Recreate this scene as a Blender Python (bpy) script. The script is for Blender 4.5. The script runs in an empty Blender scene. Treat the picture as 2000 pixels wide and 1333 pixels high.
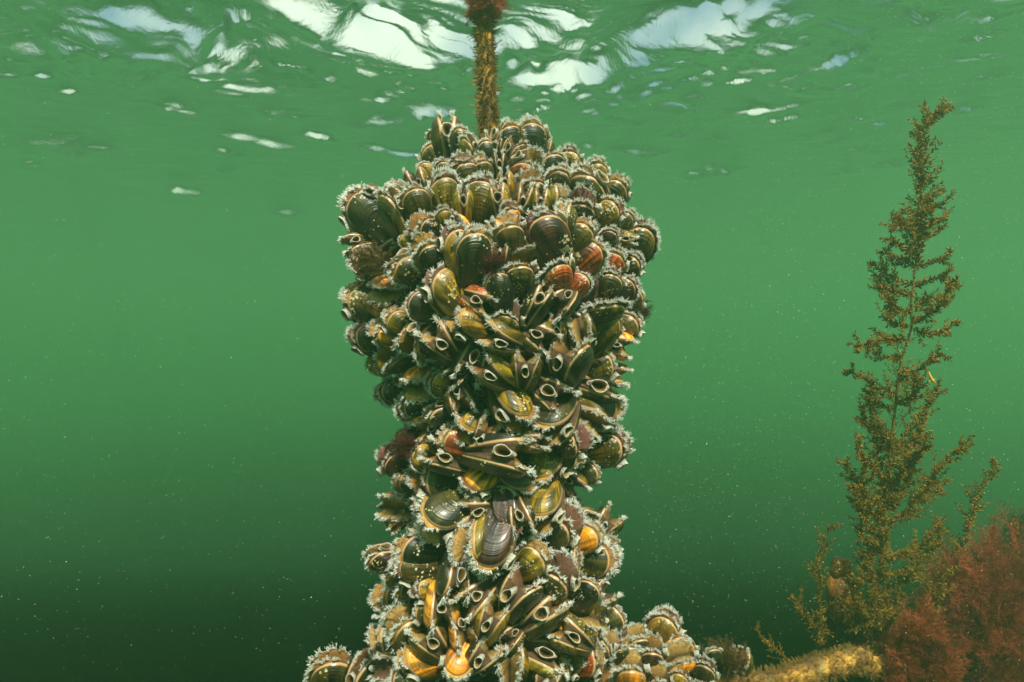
import bpy, bmesh, math, random
from math import sin, cos, pi, sqrt, radians
from mathutils import Vector, Matrix, Quaternion, noise
random.seed(7)
scn = bpy.context.scene
COL = scn.collection

# ---------------------------------------------------------------- camera, sky, sun, exposure
F = 1303.0            # focal length in pixels of the 2000 px wide photograph
D = 0.65              # metres from the camera to the axis of the mussel column
SURF = 1.1            # height of the water surface above the camera
cam_data = bpy.data.cameras.new('camera')
cam_data.sensor_width = 36.0
cam_data.lens = 36.0 * F / 2000.0
cam_data.clip_start = 0.01
cam_data.clip_end = 500
cam = bpy.data.objects.new('camera', cam_data)
COL.objects.link(cam)
cam.location = (0, 0, 0)
cam.rotation_euler = (radians(90), 0, 0)
scn.camera = cam

SUN_EL, SUN_AZ = radians(51), radians(162)     # azimuth measured from +Y (view direction), towards +X
world = bpy.data.worlds.new("World")
scn.world = world
world.use_nodes = True
wn = world.node_tree
wn.nodes.clear()
sky = wn.nodes.new('ShaderNodeTexSky')
sky.sky_type = 'NISHITA'
sky.sun_disc = False
sky.dust_density = 5.0
sky.air_density = 0.8
sky.sun_elevation = SUN_EL
sky.sun_rotation = SUN_AZ
bg = wn.nodes.new('ShaderNodeBackground')
bg.inputs[1].default_value = 0.15
wo = wn.nodes.new('ShaderNodeOutputWorld')
# broken bright cloud over the blue
wtc = wn.nodes.new('ShaderNodeTexCoord')
wnz = wn.nodes.new('ShaderNodeTexNoise')
wnz.inputs['Scale'].default_value = 3.0
wnz.inputs['Detail'].default_value = 5
wn.links.new(wtc.outputs['Generated'], wnz.inputs['Vector'])
wrp = wn.nodes.new('ShaderNodeValToRGB')
wrp.color_ramp.elements[0].position = 0.40
wrp.color_ramp.elements[1].position = 0.56
wn.links.new(wnz.outputs[0], wrp.inputs[0])
wmx = wn.nodes.new('ShaderNodeMix')
wmx.data_type = 'RGBA'
wn.links.new(wrp.outputs[0], wmx.inputs[0])
wn.links.new(sky.outputs[0], wmx.inputs[6])
wmx.inputs[7].default_value = (5.4, 5.5, 5.0, 1)
wn.links.new(wmx.outputs[2], bg.inputs[0])
wn.links.new(bg.outputs[0], wo.inputs[0])
sun = bpy.data.lights.new('sun', 'SUN')
sun.energy = 5.0
sun.angle = radians(0.5)
sun.color = (1.0, 0.91, 0.76)
so = bpy.data.objects.new('sun', sun)
COL.objects.link(so)
sd = Vector((cos(SUN_EL) * sin(SUN_AZ), cos(SUN_EL) * cos(SUN_AZ), sin(SUN_EL)))
so.rotation_euler = (-sd).to_track_quat('-Z', 'Y').to_euler()
so.location = sd * 20
scn.view_settings.view_transform = 'Standard'
scn.view_settings.look = 'None'
scn.view_settings.gamma = 1
scn.view_settings.use_curve_mapping = False
scn.view_settings.exposure = 1.0
scn.cycles.use_denoising = True
scn.cycles.max_bounces = 8
scn.cycles.volume_bounces = 2
scn.cycles.transparent_max_bounces = 16
scn.cycles.use_fast_gi = False

# ---------------------------------------------------------------- helpers
def P(px, py, d):
    return Vector(((px - 1000.0) / F * d, d, (666.5 - py) / F * d))

def tag(o, label=None, cat=None, group=None, kind=None):
    if label: o['label'] = label
    if cat: o['category'] = cat
    if group: o['group'] = group
    if kind: o['kind'] = kind
    return o

def mesh(name, verts, faces, mat=None, smooth=True, uvs=None):
    me = bpy.data.meshes.new(name)
    me.from_pydata(verts, [], faces)
    if smooth:
        me.polygons.foreach_set('use_smooth', [True] * len(me.polygons))
    if uvs is not None:
        uv = me.uv_layers.new(name='UVMap')
        li = [0] * len(me.loops)
        me.loops.foreach_get('vertex_index', li)
        buf = []
        for i in li:
            buf.extend(uvs[i])
        uv.data.foreach_set('uv', buf)
    if mat: me.materials.append(mat)
    me.update()
    return me

def link(name, data, parent=None):
    o = bpy.data.objects.new(name, data)
    COL.objects.link(o)
    if parent: o.parent = parent
    return o

class NT:
    def __init__(s, name):
        s.m = bpy.data.materials.new(name)
        s.m.use_nodes = True
        s.t = s.m.node_tree
        s.t.nodes.clear()
        s.out = s.n('OutputMaterial')
    def n(s, typ, inp=None, **kw):
        nd = s.t.nodes.new('ShaderNode' + typ)
        for k, v in kw.items(): setattr(nd, k, v)
        for k, v in (inp or {}).items():
            if isinstance(v, bpy.types.NodeSocket): s.t.links.new(v, nd.inputs[k])
            else: nd.inputs[k].default_value = v
        return nd
    def l(s, a, b): s.t.links.new(a, b)
    def math(s, op, a, b=None, c=None, clamp=False):
        i = {0: a}
        if b is not None: i[1] = b
        if c is not None: i[2] = c
        return s.n('Math', i, operation=op, use_clamp=clamp).outputs[0]
    def mix(s, f, a, b, bt='MIX'):
        nd = s.n('Mix', data_type='RGBA', blend_type=bt)
        for k, v in ((0, f), (6, a), (7, b)):
            if isinstance(v, bpy.types.NodeSocket): s.l(v, nd.inputs[k])
            else: nd.inputs[k].default_value = v
        return nd.outputs[2]
    def ramp(s, f, stops, interp='LINEAR'):
        nd = s.n('ValToRGB', {0: f})
        cr = nd.color_ramp
        cr.interpolation = interp
        while len(cr.elements) < len(stops): cr.elements.new(0.5)
        for e, (p, c) in zip(cr.elements, stops):
            e.position = p
            e.color = c if len(c) == 4 else (*c, 1)
        return nd.outputs[0]

# ---------------------------------------------------------------- water body
XW, YN, YF, ZB = 24.0, -8.0, 40.0, -1.15

def water_material():
    g = NT('water_surface')
    tc = g.n('TexCoord').outputs['Object']
    def noi(scale, det, vec=None, sc=(1, 1, 1), rot=0.0):
        mp = g.n('Mapping', {'Vector': tc, 'Scale': sc, 'Rotation': (0, 0, rot)})
        return g.n('TexNoise', {'Vector': mp.outputs[0], 'Scale': scale, 'Detail': det, 'Roughness': 0.55})
    wp = g.n('TexNoise', {'Vector': tc, 'Scale': 3.0, 'Detail': 2})
    wv = g.n('VectorMath', {0: tc, 1: g.n('VectorMath', {0: wp.outputs['Color'], 'Scale': 0.25}, operation='SCALE').outputs[0]}, operation='ADD').outputs[0]
    m2 = g.n('Mapping', {'Vector': wv, 'Scale': (1, 2.6, 1), 'Rotation': (0, 0, 0.25)})
    n2 = g.n('TexNoise', {'Vector': m2.outputs[0], 'Scale': 5.0, 'Detail': 3, 'Roughness': .5}).outputs[0]
    m3 = g.n('Mapping', {'Vector': wv, 'Scale': (3.2, 1.0, 1), 'Rotation': (0, 0, 0.5)})
    n3 = g.n('TexNoise', {'Vector': m3.outputs[0], 'Scale': 26.0, 'Detail': 4, 'Roughness': .65}).outputs[0]
    b2 = g.n('Bump', {'Strength': 1.0, 'Distance': 0.008, 'Height': n2})
    b3 = g.n('Bump', {'Strength': 1.0, 'Distance': 0.0042, 'Height': n3, 'Normal': b2.outputs[0]})
    fr = g.n('Fresnel', {'IOR': 1.33, 'Normal': b3.outputs[0]})
    tr = g.n('BsdfTransparent', {0: (1, 1, 1, 1)})
    gl = g.n('BsdfGlossy', {'Color': (0.95, 0.95, 0.95, 1), 'Roughness': 0.02, 'Normal': b3.outputs[0]})
    mx = g.n('MixShader', {0: fr.outputs[0], 1: tr.outputs[0], 2: gl.outputs[0]})
    g.l(mx.outputs[0], g.out.inputs[0])
    return g.m

# bright patches: centre px, half length across, half length along (px), slant, strength
PATCH = [
 (105, 75, 85, 30, -0.30, 1.2), (285, 45, 95, 25, 0.16, 1.2), (425, 105, 60, 40, 0.35, 1.1),
 (585, 30, 95, 35, -0.18, 1.3), (690, 70, 50, 16, 0.1, 0.9), (800, 95, 110, 26, 0.06, 1.2), (905, 90, 60, 30, -0.25, 1.1),
 (1050, 62, 70, 36, -0.35, 1.2), (1130, 10, 110, 18, -0.1, 1.2), (1270, 75, 130, 30, -0.38, 1.4), (1430, 32, 105, 30, -0.30, 1.3),
 (1060, 150, 70, 16, 0.05, 1.1), (1160, 140, 60, 14, -0.3, 0.9), (835, 222, 40, 10, -0.45, 1.2), (1478, 218, 45, 7, -0.15, 1.1),
 (1335, 205, 25, 7, -0.4, 1.0), (1635, 120, 26, 14, -0.7, 1.1), (1800, 20, 60, 30, -0.9, 0.8), (1615, 100, 14, 8, 0, .9),
 (360, 214, 32, 6, -0.2, 1.0), (300, 148, 28, 10, 0.2, 1.0), (522, 180, 20, 5, -0.1, 1.0), (550, 225, 32, 8, 0.1, 0.9),
 (765, 296, 55, 4, 0.12, 1.1), (140, 283, 70, 9, 0.1, 0.9), (530, 287, 40, 6, -0.05, 0.9), (610, 268, 28, 5, 0.1, .9),
 (375, 378, 26, 4, 0.0, 1.0), (452, 300, 16, 5, .4, .8), (1260, 300, 40, 5, -.1, .9), (1415, 340, 22, 5, -.3, .8),
 (740, 240, 20, 6, .3, .9), (720,130,40,10,.2,.9), (560,415,30,4,0,.7), (1700,130,24,10,-.8,.8), (1940,15,50,20,-.9,.7),
]
def build_water():
    h = SURF
    import numpy as np
    nx, ny = 520, 640
    xs = np.linspace(-1, 1, nx)
    # rows: uniform in screen height in front of the camera, coarser behind
    rows_back = np.linspace(YN - 0.2, 0.9, 60)
    py = np.linspace(-160, 600, ny)
    yy = h / ((666.5 - py) / F)
    yy = yy[(yy > 0.9) & (yy < YF + 0.3)]
    ys = np.concatenate([rows_back[:-1], yy[::1], [YF + 0.3]])
    ys = np.sort(ys)
    hw = np.clip(np.abs(ys) * 1.05 + 0.9, 2.5, XW + 0.3)
    hw = np.maximum(hw, 2.5)
    # outer columns fan out to the edge of the water
    X = np.outer(hw, xs)
    X[:, 0] = -XW - 0.3; X[:, -1] = XW + 0.3
    Y = np.repeat(ys[:, None], nx, axis=1)
    Z = np.zeros_like(X)
    # uneven crests: warp the plane before the wavelets are laid on it
    WX = X + 0.10 * np.sin(Y * 4.1 + 1.3 * np.sin(X * 2.7)) + 0.05 * np.sin(Y * 9.7 + X * 5.0) + 0.02 * np.sin(Y * 23 + X * 17)
    WY = Y + 0.10 * np.sin(X * 3.3 + 1.1 * np.sin(Y * 2.1)) + 0.05 * np.sin(X * 8.9 - Y * 4.0) + 0.018 * np.sin(X * 27 - Y * 9)
    rw = random.Random(5)
    small = []
    for k in range(260):
        big = rw.choice(PATCH[:13])
        if rw.random() < 0.6:
            cx, cy = big[0] + rw.gauss(0, 130), big[1] + abs(rw.gauss(0, 50)) + 10
        else:
            cx, cy = rw.choice([rw.uniform(0, 2000), rw.gauss(1550, 220)]), 10 + 330 * rw.random() ** 1.5
        small.append((cx, cy, rw.uniform(5, 20), rw.uniform(1.5, 5), rw.uniform(-.5, .2), rw.uniform(.8, 1.2)))
    for (cx, cy, a, b, sl, st) in PATCH + small:
        e = (666.5 - cy) / F
        Yc = h / e
        Xc = (cx - 1000) / F * Yc
        j = int(np.argmin(np.abs(ys - Yc))); i = int(np.argmin(np.abs(X[j] - Xc)))
        Xc, Yc = WX[j, i], WY[j, i]          # centre in warped coordinates
        A = a / F * Yc
        B = max(b / F * Yc / e, 0.03)
        ang = max(-0.85, min(0.85, math.atan(sl / e)))
        need = math.tan(max(0.05, radians(43.0) - math.atan(e))) / cos(ang)
        lo, hi = np.searchsorted(ys, [ys[j] - 6 * B - A * 1.2, ys[j] + 6 * B + A * 1.2])
        q = slice(max(0, lo), min(len(ys), hi + 1))
        r = math.hypot(X[j, i], ys[j]); dx, dy = X[j, i] / r, ys[j] / r
        t0 = (WX[q] - Xc) * dx + (WY[q] - Yc) * dy
        u0 = (WX[q] - Xc) * dy - (WY[q] - Yc) * dx
        t = t0 * cos(ang) - u0 * sin(ang)
        u = u0 * cos(ang) + t0 * sin(ang)
        A /= cos(ang)
        B *= cos(ang)
        edge = 1 + 0.35 * np.sin(u / A * 5 + cx) + 0.2 * np.sin(u / A * 11 + cy)
        tt = t / (B * 1.25 * edge)
        Z[q] += -st * need * 1.2 * B * 0.56 * edge * np.tanh(t / (B * 0.56 * edge)) * np.exp(-np.abs(t / (B * 2.6)) ** 3) * np.exp(-(u / A) ** 4)
    Z += 0.010 * np.sin(X * 2.1 + Y * 1.3) + 0.006 * np.sin(X * 5.3 - Y * 3.1 + 1)
    V = np.stack([X, Y, Z + h], -1).reshape(-1, 3)
    R, C = X.shape
    idx = np.arange(R * C).reshape(R, C)
    Fq = np.stack([idx[:-1, :-1], idx[:-1, 1:], idx[1:, 1:], idx[1:, :-1]], -1).reshape(-1, 4)
    me = mesh('water_surface', V.tolist(), Fq.tolist(), water_material())
    tag(link('water_surface', me), kind='structure')

def box_mesh(name, x0, x1, y0, y1, z0, z1, mat):
    v = [(x, y, z) for z in (z0, z1) for y in (y0, y1) for x in (x0, x1)]
    f = [(0, 2, 3, 1), (4, 5, 7, 6), (0, 1, 5, 4), (2, 6, 7, 3), (0, 4, 6, 2), (1, 3, 7, 5)]
    return mesh(name, v, f, mat, smooth=False)

def build_haze():
    g = NT('haze_water')
    v = g.n('VolumePrincipled', {'Color': (0.200, 0.505, 0.270, 1), 'Absorption Color': (0.0, 0.0, 0.0, 1),
                                 'Density': 0.20, 'Anisotropy': 0.4})
    ab = g.n('VolumeAbsorption', {'Color': (0.0, 1.0, 0.2, 1), 'Density': 0.03})
    ad = g.n('AddShader', {0: v.outputs[0], 1: ab.outputs[0]})
    g.l(ad.outputs[0], g.out.inputs[1])
    tag(link('haze', box_mesh('haze', -XW, XW, YN, YF, -6.2, SURF + 0.12, g.m)), kind='stuff')

def bed_z(y):  # unseen bed, its depth profile shaped to darken the water towards the bottom
    pts = [(-20, -0.42), (0.6, -0.42), (0.95, -0.47), (1.4, -0.58), (2.0, -0.75), (3.0, -1.02), (4.2, -1.24), (6.0, -1.36), (10, -1.45), (25, -1.8), (60, -2.2)]
    for a, b in zip(pts, pts[1:]):
        if y <= b[0]:
            t = max(0.0, (y - a[0]) / (b[0] - a[0]))
            return a[1] + (b[1] - a[1]) * t
    return pts[-1][1]

def build_added_seabed():
    g = NT('added_seabed')
    tc = g.n('TexCoord').outputs['Object']
    n = g.n('TexNoise', {'Vector': tc, 'Scale': 1.5, 'Detail': 6})
    c = g.ramp(n.outputs[0], [(0.3, (0.001, 0.004, 0.001)), (0.7, (0.002, 0.005, 0.0015))])  # almost black, so the added bed returns no light to the lower water
    b = g.n('BsdfPrincipled', {'Base Color': c, 'Roughness': 1.0, 'Specular IOR Level': 0.0})
    g.l(b.outputs[0], g.out.inputs[0])
    vs, fs = [], []
    N = 90
    for j in range(N + 1):
        for i in range(N + 1):
            x = -XW * 1.4 + 2.8 * XW * i / N; y = YN - 4 + (0.1 - YN + 4) * (j / 16) if j < 16 else 0.2 + (YF + 6 - .2) * ((j - 16) / (N - 16)) ** 2.2
            vs.append((x, y, bed_z(y) + 0.015 * noise.noise(Vector((x * .4, y * .4, 0)))))
    for j in range(N):
        for i in range(N):
            a = j * (N + 1) + i
            fs.append((a, a + 1, a + N + 2, a + N + 1))
    tag(link('added_seabed', mesh('added_seabed', vs, fs, g.m)), kind='structure')

build_water()
build_haze()
build_added_seabed()

# ================================================================ mussels
def shell_material():
    g = NT('shell')
    oi = g.n('ObjectInfo')
    base, rnd = oi.outputs['Color'], oi.outputs['Random']
    uv = g.n('TexCoord').outputs['UV']
    sp = g.n('SeparateXYZ', {0: uv})
    u, v = sp.outputs[0], sp.outputs[1]
    r100 = g.math('MULTIPLY', rnd, 97.0)
    # radial streaks that run from the umbo to the rim
    vec = g.n('CombineXYZ', {0: g.math('MULTIPLY', u, 26.0), 1: g.math('MULTIPLY', v, 0.9), 2: r100})
    st = g.n('TexNoise', {'Vector': vec.outputs[0], 'Scale': 1.0, 'Detail': 3.0, 'Roughness': 0.6}).outputs[0]
    stf = g.ramp(st, [(0.43, (0, 0, 0)), (0.58, (1, 1, 1))])
    # growth lines that follow the rim
    vec2 = g.n('CombineXYZ', {0: g.math('MULTIPLY', u, 1.5), 1: g.math('MULTIPLY', v, 55.0), 2: r100})
    gr = g.n('TexNoise', {'Vector': vec2.outputs[0], 'Scale': 0.6, 'Detail': 3.0}).outputs[0]
    vec3 = g.n('CombineXYZ', {0: g.math('MULTIPLY', u, 4.0), 1: g.math('MULTIPLY', v, 3.0), 2: r100})
    bl = g.n('TexNoise', {'Vector': vec3.outputs[0], 'Scale': 1.3, 'Detail': 4.0}).outputs[0]
    dark = g.mix(1.0, base, (0.22, 0.24, 0.25, 1), 'MULTIPLY')
    lite = g.mix(1.0, base, (2.9, 2.2, 0.9, 1), 'MULTIPLY')
    c = g.mix(stf, dark, lite)
    c = g.mix(g.ramp(bl, [(0.35, (0, 0, 0)), (0.7, (.75, .75, .75))]), c, dark)
    # younger shell close to the rim is lighter and warmer, the umbo end darker
    young = g.ramp(v, [(0.0, (0, 0, 0)), (0.80, (0, 0, 0)), (0.96, (0.22, 0.22, 0.22))])
    c = g.mix(young, c, g.mix(1.0, base, (2.0, 1.7, 1.0, 1), 'MULTIPLY'))
    old = g.ramp(v, [(0.0, (1, 1, 1)), (0.38, (0, 0, 0))])
    c = g.mix(old, c, g.mix(1.0, base, (0.35, 0.3, 0.35, 1), 'MULTIPLY'))
    grd = g.ramp(gr, [(0.34, (0.8, 0.8, 0.8)), (0.5, (1, 1, 1)), (0.7, (1.08, 1.05, 1.0))])
    c = g.mix(0.75, c, grd, 'MULTIPLY')
    # narrow pale band of fresh periostracum at the very edge
    rim = g.ramp(v, [(0.0, (0, 0, 0)), (0.984, (0, 0, 0)), (0.992, (1, 1, 1))])
    c = g.mix(rim, c, (0.50, 0.30, 0.15, 1))
    # settled silt: small golden and whitish flecks
    oc = g.n('TexCoord').outputs['Object']
    ocr = g.n('VectorMath', {0: oc, 1: g.n('CombineXYZ', {0: r100, 1: r100, 2: r100}).outputs[0]}, operation='ADD').outputs[0]
    vo = g.n('TexVoronoi', {'Vector': ocr, 'Scale': 19.0, 'Randomness': 1.0})
    pt = g.n('TexNoise', {'Vector': ocr, 'Scale': 3.2, 'Detail': 3.0}).outputs[0]
    thr = g.math('MULTIPLY', g.math('SUBTRACT', pt, 0.46, clamp=True), 2.1)
    dist = g.math('ADD', vo.outputs['Distance'], g.math('MULTIPLY', g.n('TexNoise', {'Vector': ocr, 'Scale': 60.0}).outputs[0], 0.22))
    fl = g.math('LESS_THAN', g.math('SUBTRACT', dist, 0.10), thr)
    fcol = g.mix(g.n('SeparateColor', {0: vo.outputs['Color']}).outputs[0], (0.50, 0.36, 0.10, 1), (0.62, 0.58, 0.42, 1))
    c = g.mix(g.math('MULTIPLY', fl, 0.85), c, fcol)
    h = g.math('ADD', g.math('MULTIPLY', gr, 0.35), g.math('ADD', g.math('MULTIPLY', fl, 0.8), g.math('MULTIPLY', st, 0.25)))
    bp = g.n('Bump', {'Strength': 0.45, 'Distance': 0.008, 'Height': h})
    b = g.n('BsdfPrincipled', {'Base Color': c, 'Roughness': g.math('ADD', g.math('MULTIPLY', fl, 0.4), g.math('ADD', g.math('MULTIPLY', bl, 0.35), 0.22)),
                               'Coat Weight': 0.25, 'Coat Roughness': 0.2, 'Normal': bp.outputs[0]})
    g.l(b.outputs[0], g.out.inputs[0])
    return g.m

def soft_material(name, colf, rough=0.45, trans=0.3, bump=None):
    g = NT(name)
    c = colf(g)
    kw = {'Base Color': c, 'Roughness': rough}
    if bump:
        oc = g.n('TexCoord').outputs['Object']
        nz = g.n('TexNoise', {'Vector': oc, 'Scale': bump, 'Detail': 4})
        kw['Normal'] = g.n('Bump', {'Strength': 0.5, 'Distance': 0.01, 'Height': nz.outputs[0]}).outputs[0]
    b = g.n('BsdfPrincipled', kw)
    t = g.n('BsdfTranslucent', {'Color': c})
    m = g.n('MixShader', {0: trans, 1: b.outputs[0], 2: t.outputs[0]})
    g.l(m.outputs[0], g.out.inputs[0])
    return g.m

def mantle_color(g):
    oi = g.n('ObjectInfo')
    uv = g.n('TexCoord').outputs['UV']
    sp = g.n('SeparateXYZ', {0: uv})
    row, zone = sp.outputs[0], sp.outputs[1]
    oc = g.n('TexCoord').outputs['Object']
    nz = g.n('TexNoise', {'Vector': oc, 'Scale': 26.0, 'Detail': 4}).outputs[0]
    base = g.mix(g.ramp(nz, [(0.35, (0, 0, 0)), (0.7, (1, 1, 1))]), oi.outputs['Color'],
                 g.mix(1.0, oi.outputs['Color'], (1.7, 1.8, 2.2, 1), 'MULTIPLY'))
    # rows run from the shell rim (0) over the lobe edge (.5) to the middle of the gape (1)
    edge = g.ramp(row, [(0.0, (0, 0, 0)), (0.30, (0, 0, 0)), (0.40, (1, 1, 1)), (0.55, (1, 1, 1)), (0.66, (0, 0, 0))])
    edc = g.mix(g.ramp(nz, [(0.45, (0, 0, 0)), (0.55, (1, 1, 1))]), (0.55, 0.50, 0.42, 1), (0.10, 0.035, 0.025, 1))
    c = g.mix(edge, base, edc)
    # closed seam and the septum beside the siphon are paler flesh
    c = g.mix(zone, c, (0.34, 0.21, 0.13, 1))
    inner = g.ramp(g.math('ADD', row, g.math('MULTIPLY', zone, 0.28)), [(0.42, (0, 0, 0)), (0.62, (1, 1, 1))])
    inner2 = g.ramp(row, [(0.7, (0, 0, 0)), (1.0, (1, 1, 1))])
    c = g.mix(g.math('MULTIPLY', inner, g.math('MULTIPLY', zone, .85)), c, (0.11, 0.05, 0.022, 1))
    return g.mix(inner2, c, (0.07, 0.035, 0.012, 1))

def fringe_color(g):
    oi = g.n('ObjectInfo')
    v = g.n('SeparateXYZ', {0: g.n('TexCoord').outputs['UV']}).outputs[1]
    tip = g.mix(g.n('SeparateXYZ', {0: g.n('TexCoord').outputs['UV']}).outputs[0], (0.80, 0.80, 0.74, 1), (0.97, 0.97, 0.93, 1))
    tip = g.mix(g.math('MULTIPLY', oi.outputs['Random'], 0.25), tip, (0.55, 0.50, 0.42, 1))
    return g.mix(g.ramp(v, [(0.0, (0, 0, 0)), (0.15, (1, 1, 1))]), oi.outputs['Color'], tip)

def siphon_color(g):
    v = g.n('SeparateXYZ', {0: g.n('TexCoord').outputs['UV']}).outputs[1]
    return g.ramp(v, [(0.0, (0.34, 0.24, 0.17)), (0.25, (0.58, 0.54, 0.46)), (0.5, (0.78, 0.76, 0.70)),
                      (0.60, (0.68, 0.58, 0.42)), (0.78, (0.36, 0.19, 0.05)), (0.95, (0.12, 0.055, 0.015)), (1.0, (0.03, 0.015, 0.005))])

M_SHELL = shell_material()
M_MANTLE = soft_material('mantle', mantle_color, 0.4, 0.25, 60)
M_FRINGE = soft_material('fringe', fringe_color, 0.5, 0.2)
M_SIPHON = soft_material('siphon', siphon_color, 0.35, 0.3, 40)

WD, WV = 0.262, 0.218
def half_w(z):
    return z ** 0.74 * sqrt(max(0.0, 1 - z ** 2.7)) / 0.60
NS = 15
def make_outline(seed):
    rr = random.Random(seed)
    k1, k2 = rr.uniform(0.9, 1.14), rr.uniform(0.9, 1.14)
    bend = rr.uniform(-0.05, 0.03)
    pts = []
    ts = [0.03 + (pi / 2 - 0.03) * i / (NS - 1) for i in range(NS)]
    zs = [sin(t) ** 1.35 for t in ts]
    zs[-1] = 1.0
    for z in zs: pts.append((-WV * k1 * half_w(z), z))
    for z in zs[-2::-1]: pts.append((WD * k2 * half_w(z), z))
    pts = [(x + bend * sin(pi * z) , z) for x, z in pts]
    nrm = []
    n = len(pts)
    for i in range(n):
        a, b = pts[max(0, i - 1)], pts[min(n - 1, i + 1)]
        tx, tz = b[0] - a[0], b[1] - a[1]
        l = math.hypot(tx, tz) or 1
        nrm.append((-tz / l, tx / l))        # outward
    return pts, nrm

GAPES = [(0.03, 0.02), (0.085, 0.06), (0.165, 0.125)]
def lat(x, z, gp):
    tg, tv = GAPES[gp]
    return 0.006 + tg * z + tv * max(0.0, 0.22 - x) * z * 1.1

def make_valve(sgn, gp, seed, name='shell_valve'):
    pts, nrm = make_outline(seed)
    n = len(pts)
    ss = [0.0, 0.08, 0.18, 0.3, 0.43, 0.56, 0.68, 0.78, 0.86, 0.92, 0.96, 0.985, 1.0]
    V, UV, Fc = [], [], []
    rr = random.Random(seed * 5 + 1)
    H = 0.265 * rr.uniform(0.92, 1.08)
    for s in ss:
        for i, (x, z) in enumerate(pts):
            ph = math.atan2(x, z)
            k = max(0.0, cos(ph * 0.98)) ** 0.75
            fs = s ** 0.62 * max(0.0, 1 - s ** 2.8) ** 0.62
            h = H * fs * k
            # faint concentric steps of old growth stops
            h += 0.0004 * sin(s * 34 + seed) * (s > .3) * (s < .97) * k
            X, Z = x * s, z * s
            V.append((X, sgn * (h + lat(X, Z, gp)), Z))
            UV.append(((ph + pi / 2) / pi, s))
    # lip turned inwards
    for (d, yy) in ((-0.004, -0.012), (-0.05, -0.018)):
        for i, (x, z) in enumerate(pts):
            X, Z = x + nrm[i][0] * d, z + nrm[i][1] * d
            V.append((X, sgn * (lat(X, Z, gp) + yy * min(1, 3 * z)), Z))
            UV.append((0.5, 1.0))
    R = len(ss) + 2
    for r in range(R - 1):
        for i in range(n - 1):
            a, b, c, d = r * n + i, r * n + i + 1, (r + 1) * n + i + 1, (r + 1) * n + i
            Fc.append((a, b, c, d) if sgn > 0 else (d, c, b, a))
    return mesh(name, V, Fc, M_SHELL, uvs=UV)

def zone_of(i, pts):
    """fringe extent (0..1) and closed-seam paleness (0..1) at outline index i"""
    x, z = pts[i]
    dorsal = i > NS - 1
    if not dorsal:
        f = min(1, max(0, (z - 0.38) / 0.22)); c = min(1, max(0, (0.30 - z) / 0.2))
    else:
        f = min(1, max(0, (z - 0.935) / 0.05)); c = 1 - min(1, max(0, (z - 0.93) / 0.05))
    return f, c

def dense(pts, nrm, k):
    """resample the outline k times finer"""
    P2, N2, I2 = [], [], []
    for i in range(len(pts) - 1):
        for j in range(k):
            t = j / k
            P2.append((pts[i][0] * (1 - t) + pts[i + 1][0] * t, pts[i][1] * (1 - t) + pts[i + 1][1] * t))
            a = (nrm[i][0] * (1 - t) + nrm[i + 1][0] * t, nrm[i][1] * (1 - t) + nrm[i + 1][1] * t)
            l = math.hypot(*a) or 1
            N2.append((a[0] / l, a[1] / l)); I2.append(i + t)
    P2.append(pts[-1]); N2.append(nrm[-1]); I2.append(len(pts) - 1)
    return P2, N2, I2

def zone_f(fi, pts):
    i = min(int(fi), len(pts) - 2); t = fi - i
    a, b = zone_of(i, pts), zone_of(i + 1, pts)
    return a[0] * (1 - t) + b[0] * t, a[1] * (1 - t) + b[1] * t

def lobe(fi, sgn, seed, f, gp=1):
    """ruffle of the lobe edge: extension and sideways wave"""
    ph = seed * 1.7 + sgn
    e = 0.010 + f * (0.044 + 0.010 * sin(fi * 1.1 + ph) + 0.007 * sin(fi * 3.3 + ph * 2))
    w = f * (0.016 * sin(fi * 2.6 + ph) + 0.010 * sin(fi * 5.9 + ph * 3))
    return e, w

def make_mantle(gp, seed):
    pts, nrm = make_outline(seed)
    P2, N2, I2 = dense(pts, nrm, 3)
    V, UV, Fc = [], [], []
    n = len(P2)
    k0 = 2
    idx = range(k0, n - k0)
    m = len(idx)
    for i in idx:
        (x, z), (nx, nz), fi = P2[i], N2[i], I2[i]
        f, c = zone_f(fi, pts)
        sec = []
        for sgn in (1, -1):
            e, w = lobe(fi, sgn, seed, f * (0.45, 0.9, 1.15)[gp])
            y0 = lat(x, z, gp)
            ins = min(0.016, y0 * 0.6)
            depth = -0.055 - 0.12 * f
            rows = [(-0.045, y0 - ins, 0.0), (0.012, y0 - ins * .6, 0.12), (e * 0.7, y0 - ins * .7 + w * .5, 0.3), (e, y0 - ins - 0.004 * f + w, 0.45),
                    (e * 0.75, (y0 - ins) * 0.86 + w * .6, 0.6), (e * 0.2 + depth * .35, (y0 - ins) * 0.62, 0.78), (depth, 0.0, 1.0)]
            if sgn < 0: rows = rows[:-1]
            sec.append([(x + nx * d, sgn * max(0.0, y), z + nz * d, rw) for d, y, rw in rows])
        line = sec[0] + sec[1][::-1]
        for (X, Y, Z, rw) in line:
            V.append((X, Y, Z)); UV.append((rw, c * max(0.0, 1 - f * 3)))
    w = 13
    for r in range(m - 1):
        for j in range(w - 1):
            a = r * w + j
            Fc.append((a, a + 1, a + w + 1, a + w))
    return mesh('mantle', V, Fc, M_MANTLE, uvs=UV)

def cone3(V, Fc, UV, p, q, r0, r1, v0, v1, cu, sides=3):
    d = (q - p)
    if d.length < 1e-6: return
    d.normalize()
    a = d.orthogonal().normalized(); b = d.cross(a)
    n0 = len(V)
    for (c, r, vv) in ((p, r0, v0), (q, r1, v1)):
        for k in range(sides):
            t = 2 * pi * k / sides
            V.append(tuple(c + a * (r * cos(t)) + b * (r * sin(t)))); UV.append((cu, vv))
    for k in range(sides):
        k2 = (k + 1) % sides
        Fc.append((n0 + k, n0 + k2, n0 + sides + k2, n0 + sides + k))

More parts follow.
